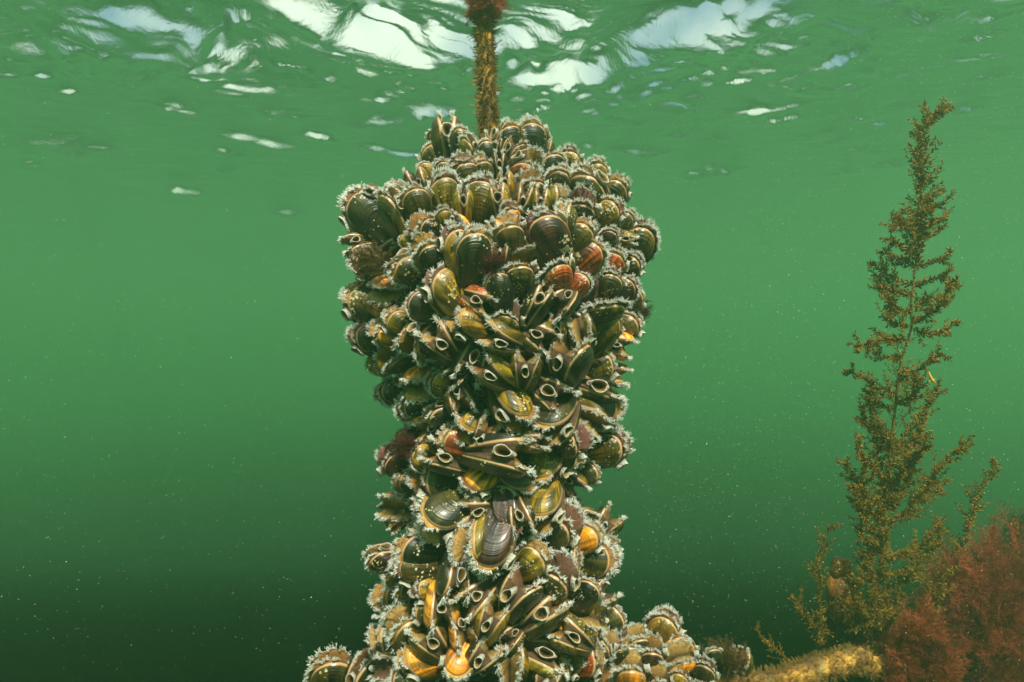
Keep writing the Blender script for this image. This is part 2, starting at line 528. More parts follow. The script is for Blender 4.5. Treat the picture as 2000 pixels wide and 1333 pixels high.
def make_fringe(gp, seed):
    rr = random.Random(seed * 31 + gp)
    pts, nrm = make_outline(seed)
    P2, N2, I2 = dense(pts, nrm, 12)
    V, UV, Fc = [], [], []
    for sgn in (1, -1):
        for i in range(len(P2)):
            f, c = zone_f(I2[i], pts)
            if f < 0.12: continue
            if noise.noise(Vector((I2[i] * .9, seed * 3.1, sgn * 5))) > 0.17: continue
            for lay in range(2):
                if rr.random() < 0.25: continue
                (x, z), (nx, nz), fi = P2[i], N2[i], I2[i]
                e, w = lobe(fi, sgn, seed, f * (0.45, 0.9, 1.15)[gp])
                y0 = lat(x, z, gp)
                d = e - 0.006 - 0.018 * lay
                p = Vector((x + nx * d, sgn * (max(0.0, y0 - 0.014) + w - 0.006 * lay), z + nz * d))
                T = Vector((-nz, 0, nx))
                tilt = sgn * (rr.uniform(-0.15, 0.75) if lay == 0 else rr.uniform(-0.9, 0.1))
                dr = (Vector((nx, tilt, nz)) + T * rr.uniform(-0.45, 0.45)).normalized()
                L = rr.uniform(0.035, 0.082) * (0.62, 0.95, 1.1)[gp] * (0.5 + 0.5 * f)
                cu = rr.random()
                mid = p + dr * L * 0.5 + T * rr.uniform(-.006, .006)
                end = mid + (dr + T * rr.uniform(-.4, .4) + Vector((0, rr.uniform(-.4, .4), 0))).normalized() * L * 0.5
                cone3(V, Fc, UV, p, mid, 0.0052, 0.0036, 0.0, 0.45, cu)
                cone3(V, Fc, UV, mid, end, 0.0036, 0.0009, 0.45, 1.0, cu)
                for k in range(3):
                    t = rr.uniform(0.25, 0.95)
                    q = p.lerp(mid, t * 2) if t < .5 else mid.lerp(end, t * 2 - 1)
                    dv = (dr * .8 + Vector((rr.uniform(-1, 1), rr.uniform(-1, 1), rr.uniform(-1, 1)))).normalized()
                    cone3(V, Fc, UV, q, q + dv * L * rr.uniform(.22, .42), 0.0026, 0.0009, 0.6, 1.0, cu)
    return mesh('fringe', V, Fc, M_FRINGE, uvs=UV)

def make_siphon(gp, seed):
    rr = random.Random(seed * 17 + gp)
    pts, nrm = make_outline(seed)
    i = min(range(NS, len(pts)), key=lambda k: abs(pts[k][1] - 0.83))
    (x, z), (nx, nz) = pts[i], nrm[i]
    N = Vector((nx, 0, nz)); T = Vector((-nz, 0, nx)); Y = Vector((0, 1, 0))
    T = (T * (1 if T.z > 0 else -1))
    c0 = Vector((x, 0, z))
    lw = lat(x, z, gp)
    rt, ry = rr.uniform(0.085, 0.118), max(0.038, min(0.062, lw * 1.0))
    hgt = rr.uniform(0.055, 0.095)
    lean = T * rr.uniform(-0.1, 0.35) + Y * rr.uniform(-.15, .15)
    rings = [(-0.05, 1.35, 0.95, 0.0), (0.0, 1.15, 1.0, 0.15), (0.45, 0.98, 1.0, 0.3), (0.85, 1.0, 1.12, 0.45), (1.0, 1.0, 1.18, 0.5),
             (0.98, 0.89, 1.02, 0.6), (0.6, 0.82, 0.9, 0.72), (0.1, 0.76, 0.7, 0.84), (-0.5, 0.45, 0.4, 1.0), (-0.6, 0.05, 0.05, 1.0)]
    V, UV, Fc = [], [], []
    S = 18
    for (hh, a, b, v) in rings:
        for k in range(S):
            t = 2 * pi * k / S
            wob = 1 + 0.11 * sin(2 * t + seed) + 0.08 * sin(3 * t + seed * 2)
            h2 = hh + (0.14 * sin(2 * t + seed) + 0.08 * sin(4 * t)) * (hh > .4)
            p = c0 + N * (h2 * hgt) + lean * (max(0, h2) * hgt) + T * (cos(t) * rt * a * wob) + Y * (sin(t) * ry * b * wob)
            V.append(tuple(p)); UV.append((k / S, v))
    for r in range(len(rings) - 1):
        for k in range(S):
            k2 = (k + 1) % S
            Fc.append((r * S + k, r * S + k2, (r + 1) * S + k2, (r + 1) * S + k))
    return mesh('siphon', V, Fc, M_SIPHON, uvs=UV)

VAR = {}
def variant(gp, seed):
    if (gp, seed) not in VAR:
        VAR[(gp, seed)] = dict(a=make_valve(1, gp, seed), b=make_valve(-1, gp, seed), m=make_mantle(gp, seed),
                               f=make_fringe(gp, seed), s=make_siphon(gp, seed))
    return VAR[(gp, seed)]

SHCOL = {'K': (0.013, 0.014, 0.008), 'O': (0.046, 0.039, 0.010), 'Y': (0.150, 0.112, 0.014), 'A': (0.56, 0.23, 0.016),
         'R': (0.20, 0.042, 0.010), 'P': (0.026, 0.009, 0.008), 'G': (0.036, 0.038, 0.022)}

def place_mussel(tip, axis, nrm_y, L, gp, col, rng, label, group, mant=None):
    """tip: outermost rim point; axis: unit vector umbo->tip; nrm_y: lateral direction"""
    z = axis.normalized()
    y = (nrm_y - z * nrm_y.dot(z)).normalized()
    x = y.cross(z)
    base = tip - z * L
    root = bpy.data.objects.new('mussel', None)
    COL.objects.link(root)
    sx, sy = rng.uniform(0.92, 1.08), rng.uniform(0.92, 1.1)
    M = Matrix.Identity(4)
    for k in range(3):
        M[k][0] = x[k] * L * sx; M[k][1] = y[k] * L * sy; M[k][2] = z[k] * L; M[k][3] = base[k]
    root.matrix_world = M
    root.empty_display_size = 0.2
    tag(root, label, 'mussel', group)
    seed = rng.randrange(6)
    v = variant(gp, seed)
    b = SHCOL[col]
    j = rng.uniform(0.8, 1.25)
    c = (b[0] * j * rng.uniform(.9, 1.1), b[1] * j * rng.uniform(.92, 1.08), b[2] * j * rng.uniform(.8, 1.2), 1)
    va = link('shell_valve', v['a'], root); vb = link('shell_valve', v['b'], root)
    va.color = vb.color = c
    mt = link('mantle', v['m'], root)
    mc = mant or rng.choice([(0.34, 0.15, 0.03), (0.44, 0.22, 0.04), (0.24, 0.09, 0.03), (0.16, 0.06, 0.035), (0.46, 0.26, 0.07)])
    mt.color = (*mc, 1)
    fr = link('fringe', v['f'], mt)
    fr.color = (*rng.choice([(0.20, 0.09, 0.05), (0.35, 0.25, 0.15), (0.12, 0.04, 0.04), (0.45, 0.36, 0.26), (0.4, 0.36, 0.3)]), 1)
    link('siphon', v['s'], root)
    return root

# half-silhouette of the column by picture row: y, left, right
HULL = [(200, 930, 980), (235, 868, 1050), (270, 848, 1070), (300, 830, 1115), (330, 795, 1170), (370, 700, 1215), (430, 685, 1255), (500, 682, 1255),
        (600, 682, 1245), (680, 692, 1235), (720, 732, 1225), (770, 738, 1225), (830, 765, 1222), (880, 750, 1222), (930, 770, 1170),
        (980, 748, 1150), (1010, 755, 1185), (1080, 722, 1208), (1150, 742, 1208), (1200, 742, 1212), (1270, 728, 1192), (1333, 705, 1185), (1500, 705, 1185)]
def hull_at(py):
    if py <= HULL[0][0]: return (HULL[0][1], HULL[0][2])
    for a, b in zip(HULL, HULL[1:]):
        if py <= b[0]:
            t = (py - a[0]) / (b[0] - a[0])
            return a[1] + (b[1] - a[1]) * t, a[2] + (b[2] - a[2]) * t
    return HULL[-1][1:]

def hull_depth(px, py):
    if px > 1196 and py > 1185:                       # side clump on the horizontal rope
        cx, cy, R = 1290, 1330, 130
        q = R * R - (px - cx) ** 2 - (py - cy) ** 2
        return D * (1 - sqrt(max(0, q)) / F) * 1.0
    if px < 725 and py > 1230:
        return D - 0.01
    l, r = hull_at(py)
    xc, R = (l + r) / 2, (r - l) / 2
    Xc, Rm = (xc - 1000) / F * D, R / F * D
    k = (px - 1000) / F
    # (k d - Xc)^2 + (d - D)^2 = Rm^2, nearest root
    A = k * k + 1; B = -2 * (k * Xc + D); C = Xc * Xc + D * D - Rm * Rm
    q = B * B - 4 * A * C
    if q <= 0: return -B / (2 * A)
    return (-B - sqrt(q)) / (2 * A)

# tip x, tip y, umbo x, umbo y, true length (px), roll, colour, gape [, landmark phrase]
TABLE = """
872 227 878 330 112 90 O 1 | the tall upright mussel
838 283 868 335 85 180 O 0
850 255 868 300 60 30 Y 2
900 250 892 300 62 0 K 1
913 268 925 320 78 60 Y 1
945 275 958 325 78 0 G 0
965 264 966 305 65 90 P 2
1035 238 1040 318 102 0 K 1 | the dark shell beside the line
997 242 986 312 98 150 K 1
1010 275 990 328 72 120 O 2
1046 312 1002 345 95 150 R 2 | the rust-red shell near the top
1090 300 1062 358 92 150 K 0
1113 292 1105 345 82 0 Y 1
1170 315 1160 365 80 0 Y 1
1103 332 1080 375 80 0 O 1
1130 335 1170 418 122 30 K 1 | the long black slanting shell
1215 352 1180 398 92 0 O 1
1207 398 1170 440 88 20 Y 1 | the yellow-striped right-hand shell
1235 418 1203 445 70 0 G 1
1258 440 1233 515 112 170 O 1 | the big right-edge shell
1240 470 1198 462 58 90 Y 1
1045 345 1030 395 85 -20 O 2
1028 365 1015 418 88 90 O 1
1058 370 1055 418 75 90 Y 1
1097 368 1070 412 82 60 Y 1
1140 385 1128 432 102 0 P 2 | the broad fan-fringed shell
1100 402 1110 475 98 -70 O 1
1150 437 1108 488 98 0 O 1
1045 422 1090 502 128 0 P 1 | the wide purple-brown shell
997 402 1000 432 55 0 A 2
990 432 1000 488 92 0 O 2
1045 465 1008 495 85 -60 Y 2
975 470 976 520 80 90 K 2
1172 478 1122 532 98 180 R 1 | the orange-red round shell
1208 492 1180 540 92 0 R 1
1250 508 1218 527 68 0 G 1
1078 505 1085 562 112 -15 R 2 | the rust-lidded gaping mussel
1010 508 1015 562 95 0 O 2
968 532 985 602 96 0 K 0 | the round black shell under the red tuft
1150 543 1112 575 85 180 R 0
1195 530 1183 575 80 0 O 1
1233 545 1203 592 78 180 P 1
1250 567 1213 598 74 0 O 0
1070 555 1027 632 104 90 K 1 | the narrow upright spindle
1082 602 1108 578 92 90 K 2
1206 572 1118 624 125 -60 O 2 | the long frilled olive mussel
1200 612 1155 682 118 180 Y 0 | the smooth olive shell
1245 622 1203 652 80 0 G 1 | the shell under the right-hand red tuft
1230 682 1190 668 75 90 A 2
1085 620 1088 660 76 90 Y 1
1128 622 1140 668 80 -90 O 2
1074 672 1008 638 98 100 O 2
950 650 1015 672 98 110 Y 2 | the yellow-lipped mussel
1030 692 1022 745 94 90 O 2 | the oval ring-mouthed mussel
1112 668 1104 735 126 115 K 2 | the big black gaping mussel
1195 700 1145 727 94 0 O 0
1222 737 1188 728 70 90 Y 2
938 705 998 748 102 115 Y 2
675 480 722 476 70 60 G 2
684 385 772 470 138 170 K 1 | the big speckled black shell
757 374 800 465 118 65 O 1 | the slit-mouthed mussel
757 362 792 402 80 0 G 0
780 345 805 378 66 90 P 2
805 335 825 372 66 90 Y 2
828 318 836 355 56 0 Y 0
803 368 826 428 90 0 O 1
868 342 868 432 122 165 Y 1 | the streaked shell at upper left
900 312 917 370 94 0 O 2
942 350 942 450 122 15 O 1 | the tall olive shell below the line
935 310 946 348 66 0 O 2
905 370 905 432 76 90 Y 1
865 408 872 442 60 0 Y 1
885 430 905 455 66 -90 A 2
812 437 852 452 80 180 P 2
828 470 850 525 98 0 K 2
885 446 896 545 118 150 Y 1 | the upright yellow-olive shell
935 452 906 555 118 160 K 1 | the long black upright shell
780 467 812 478 54 0 Y 0
690 510 762 520 104 180 O 1 | the brown-fuzzed shell
765 530 850 510 116 30 O 1
850 530 898 618 122 145 Y 1 | the bright slanting shell
727 570 772 560 76 -60 A 2
682 568 748 622 112 160 O 1 | the brownish olive left-edge shell
760 612 806 650 88 180 Y 1 | the yellow-ringed left shell
797 588 858 612 90 0 K 0
690 650 752 680 102 160 K 1
732 645 782 670 84 180 A 2
748 705 808 688 90 -120 K 2
797 680 852 640 108 45 O 2
840 645 882 688 102 95 K 2
886 625 952 652 98 150 Y 2
955 600 905 574 82 90 R 2 | the small lens-shaped mussel
845 690 872 695 66 90 K 2
913 735 936 668 108 90 O 2 | the forked frilly mussel
740 768 798 765 90 0 K 1
782 800 832 790 90 180 K 1
800 762 842 740 98 -60 A 2 | the wide brown mantle
843 735 878 757 80 0 Y 1
905 798 890 762 94 90 O 2
835 810 890 805 86 50 K 1
812 845 852 835 80 90 A 2
866 850 916 877 90 180 R 1
903 848 930 822 84 160 Y 2
958 828 945 850 84 90 K 2
1018 828 970 752 118 45 Y 2 | the downward yellow-olive shell
1103 785 1035 742 118 90 K 2 | the dark mid-right spindle
1213 764 1100 738 142 90 O 1 | the long right-pointing mussel
1210 800 1130 790 108 0 K 1
1066 850 1108 798 112 135 G 2 | the grey-green downward shell
1173 835 1115 800 98 -90 O 2
1138 857 1095 870 94 0 P 2
1220 863 1150 885 118 0 O 1 | the purple-fringed right shell
1133 897 1088 892 86 0 K 1
1168 918 1133 932 76 0 G 0
1130 960 1098 925 84 90 Y 2
1062 948 1072 882 118 150 Y 2 | the yellow striped waist shell
1028 890 918 884 134 95 K 2 | the wide black spindle
1063 865 1003 855 98 90 O 1
1033 962 970 905 110 45 K 1
912 955 966 920 94 150 A 1 | the small orange striped shell
820 925 886 970 112 150 O 2 | the grey-olive waist shell
804 885 858 907 94 0 Y 0
840 880 920 916 104 90 K 2
752 888 792 920 80 180 P 2
775 940 818 950 76 0 G 1
748 990 812 1000 98 -90 R 2
815 990 876 975 98 0 G 1
835 1035 910 985 128 150 G 2 | the broad grey silted shell
904 1006 968 990 90 95 O 2
910 1092 932 1022 104 -130 Y 2 | the slim bright yellow shell
945 1112 985 1015 140 165 P 1 | the big mahogany shell
1003 1045 985 970 98 0 P 0
1050 1022 1076 965 108 150 Y 2 | the bright yellow shell
1022 1036 1008 982 86 90 K 2
1118 1015 1055 1062 124 0 O 2 | the big olive right-hand shell
1170 1040 1116 1067 94 0 A 1 | the amber striped shell
1198 1006 1168 1042 76 90 O 2
1198 1095 1108 1090 128 0 O 1 | the large dark lower-right shell
1200 1066 1165 1082 76 -60 O 2
1060 1075 1020 1107 98 0 Y 1
1096 1105 1080 1170 122 20 O 2 | the wide-fringed olive shell
1160 1138 1130 1182 90 0 K 0
1190 1152 1148 1182 84 90 O 2
1028 1128 990 1203 114 110 K 2
1096 1172 1018 1228 124 90 K 1 | the low slanting spindle
1172 1205 1105 1200 110 -80 A 2 | the amber gaping mussel
1212 1195 1173 1227 90 0 G 0 | the blue-grey shell
1085 1222 1143 1258 104 90 O 2
1168 1272 1128 1302 100 25 R 1 | the rust-red shell low on the right
1103 1290 1010 1265 124 95 Y 2 | the bottom long spindle
995 1272 996 1335 104 -90 Y 2
985 1256 1008 1235 70 90 O 2
970 1185 945 1246 100 95 Y 2
963 1260 922 1306 98 90 K 2
914 1256 905 1225 94 90 A 2 | the brown cup-shaped mussel
882 1322 905 1272 92 0 A 1 | the short orange shell
785 1282 862 1290 120 160 A 1 | the glowing amber shell
783 1202 810 1262 114 0 O 2 | the olive shell with a high white fringe
732 1240 778 1262 104 150 G 1
822 1226 873 1280 104 95 O 2
865 1225 862 1165 104 90 A 2
890 1165 888 1105 104 105 K 2
902 1190 948 1150 104 90 O 2
812 1187 852 1202 80 180 O 0
810 1150 852 1148 84 180 Y 1
768 1140 822 1120 104 50 K 2
775 1105 858 1115 110 180 O 1
780 1072 858 1080 114 20 K 1
722 1085 778 1095 90 45 P 1 | the small black left-edge shell
742 1160 792 1170 90 0 O 2
742 1190 792 1197 76 90 O 2
736 1306 792 1310 94 -90 O 2
766 1322 842 1342 114 0 K 0
655 1282 645 1365 128 0 O 1 | the olive shell at the bottom left
711 1285 700 1362 112 120 K 1
1075 1302 1060 1352 94 90 K 2
1180 1312 1140 1347 94 60 Y 2
1120 1286 1083 1302 94 0 O 2
1195 1252 1165 1272 76 0 O 2
1312 1205 1272 1264 100 0 Y 1 | the olive shell topping the side clump
1235 1256 1215 1302 92 150 K 1 | the black shell of the side clump
1245 1235 1240 1280 80 150 G 2
1228 1228 1236 1260 50 0 O 1
1275 1258 1270 1303 80 0 P 2
1232 1290 1230 1350 96 0 A 2
1283 1315 1285 1372 96 0 R 2 | the brown bottom-edge shell
1340 1272 1308 1302 84 -60 A 2
1337 1245 1325 1282 74 0 Y 0
1330 1310 1318 1354 80 0 Y 1
1383 1296 1365 1338 80 0 O 1 | the outermost shell of the side clump
1387 1268 1402 1304 58 0 K 0
1446 1274 1443 1312 64 -90 O 2
1370 1322 1365 1355 64 0 A 2
985 335 990 388 76 90 Y 1
970 358 975 422 88 90 Y 1
975 300 976 345 66 90 K 1
860 315 872 350 60 0 O 1
960 435 980 472 70 90 A 1
1108 490 1105 542 76 90 G 1
1000 605 985 635 80 0 Y 2
1200 450 1178 482 66 0 P 1
880 740 902 725 76 90 K 2
728 706 764 712 66 0 A 2
"""
CNAME = {'K': 'black', 'O': 'olive', 'Y': 'yellow-olive', 'A': 'amber', 'R': 'rust-brown', 'P': 'purple-brown', 'G': 'grey-green'}

def tip_word(dx, dy, ratio):
    if ratio < 0.42: return 'facing outwards'
    a = math.degrees(math.atan2(-dy, dx)) % 360
    return 'pointing ' + ['right', 'up-right', 'up', 'up-left', 'left', 'down-left', 'down', 'down-right'][int((a + 22.5) // 45) % 8]

def rel_word(dx, dy):
    a = math.degrees(math.atan2(-dy, dx)) % 360
    return ['right of', 'upper right of', 'above', 'upper left of', 'left of', 'lower left of', 'below', 'lower right of'][int((a + 22.5) // 45) % 8]

def build_mussels():
    rng = random.Random(11)
    rows = []
    for ln in TABLE.strip().split('\n'):
        parts = ln.split('|')
        f = parts[0].split()
        rows.append(dict(tx=float(f[0]), ty=float(f[1]), bx=float(f[2]), by=float(f[3]), S=float(f[4]), roll=float(f[5]), c=f[6],
                         g=int(f[7]), lm=parts[1].strip() if len(parts) > 1 else None, fill=0))
    # gaps between the traced shells: smaller mussels seated deeper in the column
    tries = 0
    fills = []
    while tries < 9000 and len(fills) < 62:
        tries += 1
        py = rng.uniform(255, 1325)
        l, r = hull_at(py)
        px = rng.uniform(l + 14, r - 14)
        def segd(q):
            ax, ay, vx, vy = q['tx'], q['ty'], q['bx'] - q['tx'], q['by'] - q['ty']
            t = max(0, min(.8, ((px - ax) * vx + (py - ay) * vy) / (vx * vx + vy * vy)))
            return math.hypot(px - ax - t * vx, py - ay - t * vy)
        ok = all(segd(q) > 25 for q in rows) and all(math.hypot(px - q['tx'], py - q['ty']) > 36 for q in fills)
        if not ok: continue
        xc = (l + r) / 2
        a = math.atan2((py - 660) / 420.0, (px - xc) / (r - l) * 2.2) + rng.uniform(-.7, .7)
        pl = rng.uniform(20, 50)
        S = rng.uniform(70, 96)
        fills.append(dict(tx=px, ty=py, bx=px - cos(a) * pl, by=py - sin(a) * pl, S=S,
                          roll=rng.choice([0, 30, 60, 90, 90, 120, 160, 180, -60, -90]), c=rng.choice('KKKOOOOYPGGO'),
                          g=rng.choice([1, 1, 2, 2]), lm=None, fill=1))
    rows += fills
    lms = [q for q in rows if q['lm']]
    for q in rows:
        dx, dy = q['tx'] - q['bx'], q['ty'] - q['by']
        ratio = math.hypot(dx, dy) / q['S']
        q['cx'], q['cy'] = (q['tx'] * .6 + q['bx'] * .4), (q['ty'] * .6 + q['by'] * .4)
        q['tw'] = tip_word(dx, dy, ratio)
        q['size'] = 'large' if q['S'] > 112 else ('small' if q['S'] < 78 else 'medium')
        r = q['roll']
        q['st'] = {0: 'closed', 1: 'slightly open', 2: 'gaping'}[q['g']]
        q['vw'] = ('siphon side facing us' if 45 <= r <= 135 else ('frilled gap facing us' if -135 < r <= -45 else 'flat side facing us'))
    def compose(q, lm, extra=''):
        rel = rel_word(q['cx'] - lm['cx'], q['cy'] - lm['cy'])
        return f"{extra}{q['size']} {CNAME[q['c']]} {q['st']} mussel {q['tw']}, {rel} {lm['lm']}"
    used = {}
    for q in rows:
        if q['lm']:
            q['label'] = f"{q['lm'][4:]}, {q['st']}, {q['tw']}, {q['vw']}" if len(q['lm'].split()) <= 6 else f"{q['lm'][4:]}, {q['st']}, {q['tw']}"
            used[q['label']] = q
    for q in rows:
        if q['lm']: continue
        near = sorted(lms, key=lambda m: math.hypot(m['cx'] - q['cx'], m['cy'] - q['cy']))
        for m in near[:4]:
            lb = compose(q, m)
            if lb not in used and len(lb.split()) <= 16:
                break
        else:
            lb = compose(q, near[0], 'inner ' if q['fill'] else 'another ')
        q['label'] = lb
        used[lb] = q
    for q in rows:
        d = hull_depth(q['tx'], q['ty'])
        push = (0.034 if q['fill'] else max(0.0, 105 - q['S']) * 0.00015) + rng.uniform(-.003, .003)
        d += push
        tip = P(q['tx'], q['ty'], d)
        pl = math.hypot(q['tx'] - q['bx'], q['ty'] - q['by'])
        S = q['S'] * (0.95 if q['fill'] else 1.16)
        dz = 0.48 * sqrt(max(0.0, S * S - pl * pl)) * d / F
        base = P(q['bx'], q['by'], d)
        # depth is added along the viewing ray of the umbo, so the traced direction holds in projection
        ray = base.normalized()
        base = base + ray * dz
        ax = (tip - base).normalized()
        L = S * d / F
        c = (-tip).normalized()
        n0 = c - ax * c.dot(ax)
        if n0.length < 1e-4: n0 = ax.orthogonal()
        n0.normalize()
        right = ax.cross(n0)
        th = radians(q['roll'])
        x = right * cos(th) + n0 * sin(th)
        y = ax.cross(x)
        mant = {'P': (0.20, 0.06, 0.05), 'R': (0.45, 0.24, 0.05), 'A': (0.55, 0.32, 0.08)}.get(q['c']) if rng.random() < .7 else None
        grp = 'mussels of the side clump' if (q['tx'] > 1196 and q['ty'] > 1185) else 'mussels crowding the hanging line'
        place_mussel(tip, ax, y, L, q['g'], q['c'], rng, q['label'], grp, mant)
    print('mussels', len(rows), 'fills', len(fills), 'unique labels', len(set(q['label'] for q in rows)))
    return rows

MUSSELS = build_mussels()

# ================================================================ core of the column, line, side rope
def lump_material(name, stops, scale=60.0, bump=0.02, rough=0.9):
    g = NT(name)
    oc = g.n('TexCoord').outputs['Object']
    nz = g.n('TexNoise', {'Vector': oc, 'Scale': scale, 'Detail': 6, 'Roughness': 0.65})
    n2 = g.n('TexNoise', {'Vector': oc, 'Scale': scale * 3.3, 'Detail': 4})
    c = g.ramp(nz.outputs[0], stops)
    bp = g.n('Bump', {'Strength': 1.0, 'Distance': bump, 'Height': g.math('ADD', nz.outputs[0], g.math('MULTIPLY', n2.outputs[0], .5))})
    b = g.n('BsdfPrincipled', {'Base Color': c, 'Roughness': rough, 'Normal': bp.outputs[0]})
    g.l(b.outputs[0], g.out.inputs[0])
    return g.m

def tube(path, radii, sides, amp=0.0, fr=40.0, cap=True):
    """lumpy tube along a polyline"""
    V, Fc = [], []
    n = len(path)
    up = None
    for i, p in enumerate(path):
        d = (path[min(n - 1, i + 1)] - path[max(0, i - 1)]).normalized()
        if up is None: up = d.orthogonal().normalized()
        a = (up - d * up.dot(d)).normalized(); up = a
        b = d.cross(a)
        for k in range(sides):
            t = 2 * pi * k / sides
            dr = a * cos(t) + b * sin(t)
            q = p + dr * radii[i]
            r = radii[i] + amp * noise.fractal((q) * fr, 1.0, 2.0, 3)
            V.append(tuple(p + dr * r))
    for i in range(n - 1):
        for k in range(sides):
            k2 = (k + 1) % sides
            Fc.append((i * sides + k, i * sides + k2, (i + 1) * sides + k2, (i + 1) * sides + k))
    if cap:
        Fc.append(tuple(range(sides))[::-1]); Fc.append(tuple((n - 1) * sides + k for k in range(sides)))
    return V, Fc

def build_core():
    path, rad = [], []
    for i in range(60):
        py = 262 + i * 22
        l, r = hull_at(py)
        path.append(P((l + r) / 2, py, D) + Vector((0, 0.012, 0)))
        rad.append(max(0.006, min(((r - l) / 2 - 75), 8 + (py - 262) * 0.95) / F * D))
    V, Fc = tube(path, rad, 40, 0.010, 30)
    m = lump_material('byssus', [(0.3, (0.004, 0.004, 0.003)), (0.7, (0.018, 0.014, 0.008))])
    tag(link('byssus_mat', mesh('byssus_mat', V, Fc, m)), 'dark mat of byssus threads inside the mussel column', 'byssus')
build_core()

# ---------------------------------------------------------------- numpy instancing of small templates inside one mesh
import numpy as np
def cone_arr(paths_r, sides=3):
    """several tapered filaments -> (verts, faces); each item: (points list, radii list)"""
    V, Fc = [], []
    for pts, rad in paths_r:
        up = None; n0 = len(V)
        for i, p in enumerate(pts):
            d = (pts[min(len(pts) - 1, i + 1)] - pts[max(0, i - 1)])
            d = d.normalized() if d.length > 1e-9 else Vector((0, 0, 1))
            if up is None: up = d.orthogonal().normalized()
            a = up - d * up.dot(d)
            a = a.normalized() if a.length > 1e-6 else d.orthogonal().normalized()
            up = a; b = d.cross(a)
            for k in range(sides):
                t = 2 * pi * k / sides
                V.append(tuple(p + a * (rad[i] * cos(t)) + b * (rad[i] * sin(t))))
        for i in range(len(pts) - 1):
            for k in range(sides):
                k2 = (k + 1) % sides
                Fc.append((n0 + i * sides + k, n0 + i * sides + k2, n0 + (i + 1) * sides + k2, n0 + (i + 1) * sides + k))
    return V, Fc

class Batch:
    """merges transformed copies of quad templates into one mesh"""
    def __init__(s): s.V, s.F, s.n = [], [], 0
    def add(s, tpl, mats):
        tv, tf = tpl
        tv = np.asarray(tv, float); tf = np.asarray(tf, int)
        M = np.asarray(mats, float)                       # (k,3,4)
        W = np.einsum('kij,nj->kni', M[:, :, :3], tv) + M[:, None, :, 3]
        k, n = W.shape[:2]
        s.V.append(W.reshape(-1, 3))
        s.F.append((tf[None] + (np.arange(k) * n)[:, None, None]).reshape(-1, tf.shape[1]) + s.n)
        s.n += k * n
    def addvf(s, V, Fc):
        s.V.append(np.asarray(V, float)); s.F.append(np.asarray(Fc, int) + s.n); s.n += len(V)
    def build(s, name, mat, smooth=True):
        V = np.concatenate(s.V)
        Fs = np.concatenate(s.F)
        me = bpy.data.meshes.new(name)
        me.vertices.add(len(V)); me.vertices.foreach_set('co', V.astype(np.float32).ravel())
        k = Fs.shape[1]
        me.loops.add(len(Fs) * k); me.loops.foreach_set('vertex_index', Fs.astype(np.int32).ravel())
        me.polygons.add(len(Fs)); me.polygons.foreach_set('loop_start', np.arange(0, len(Fs) * k, k, dtype=np.int32))
        me.polygons.foreach_set('use_smooth', np.full(len(Fs), smooth))
        me.update(calc_edges=True)
        me.materials.append(mat)
        return me

def frame(z, p, s, roll=0.0, sx=1.0):
    z = z.normalized(); a = z.orthogonal().normalized(); b = z.cross(a)
    x = a * cos(roll) + b * sin(roll); y = z.cross(x)
    return [[x[i] * s * sx, y[i] * s * sx, z[i] * s, p[i]] for i in range(3)]

def rvec(rr): return Vector((rr.gauss(0, 1), rr.gauss(0, 1), rr.gauss(0, 1))).normalized()

def plume_template(seed, n=26, sub=4, spread=0.34, th=0.006):
    """feathery spray, unit height along z"""
    rr = random.Random(seed); items = []
    bend = Vector((rr.uniform(-.2, .2), rr.uniform(-.2, .2), 0))
    ax = [Vector((0, 0, t)) + bend * t * t for t in (0, .33, .66, 1.0)]
    items.append((ax, [th * 1.6, th * 1.3, th, th * .5]))
    for k in range(n):
        t = 0.12 + 0.88 * k / n
        b = Vector((0, 0, t)) + bend * t * t
        a = rr.uniform(0, 2 * pi)
        L = spread * (1.15 - t * .75) * rr.uniform(.7, 1.2)
        d = Vector((cos(a), sin(a), rr.uniform(.5, 1.1))).normalized()
        e = b + d * L
        items.append(([b, b.lerp(e, .5) + rvec(rr) * .02, e], [th, th * .8, th * .4]))
        for j in range(sub):
            q = b.lerp(e, rr.uniform(.25, 1))
            items.append(([q, q + (d + rvec(rr) * .9).normalized() * L * rr.uniform(.25, .5)], [th * .7, th * .3]))
    return cone_arr(items)

def alga_material(name, dark, mid, light, trans=0.35, scale=40):
    def cf(g):
        oc = g.n('TexCoord').outputs['Object']
        nz = g.n('TexNoise', {'Vector': oc, 'Scale': scale, 'Detail': 5, 'Roughness': .6}).outputs[0]
        return g.ramp(nz, [(0.3, dark), (0.5, mid), (0.72, light)])
    return soft_material(name, cf, 0.6, trans)

M_RED = alga_material('red_alga', (0.16, 0.030, 0.012), (0.40, 0.085, 0.025), (0.60, 0.17, 0.05), scale=25)
M_CRIM = alga_material('crimson_alga', (0.15, 0.022, 0.013), (0.40, 0.066, 0.028), (0.60, 0.13, 0.05), scale=18)
M_DRED = alga_material('dark_red_alga', (0.035, 0.006, 0.006), (0.10, 0.015, 0.012), (0.20, 0.03, 0.022), scale=60)
M_PINK = alga_material('pink_alga', (0.20, 0.05, 0.025), (0.45, 0.11, 0.05), (0.65, 0.22, 0.10), scale=60)
M_BRN = alga_material('brown_fuzz', (0.05, 0.025, 0.008), (0.13, 0.07, 0.018), (0.24, 0.13, 0.035), scale=60)

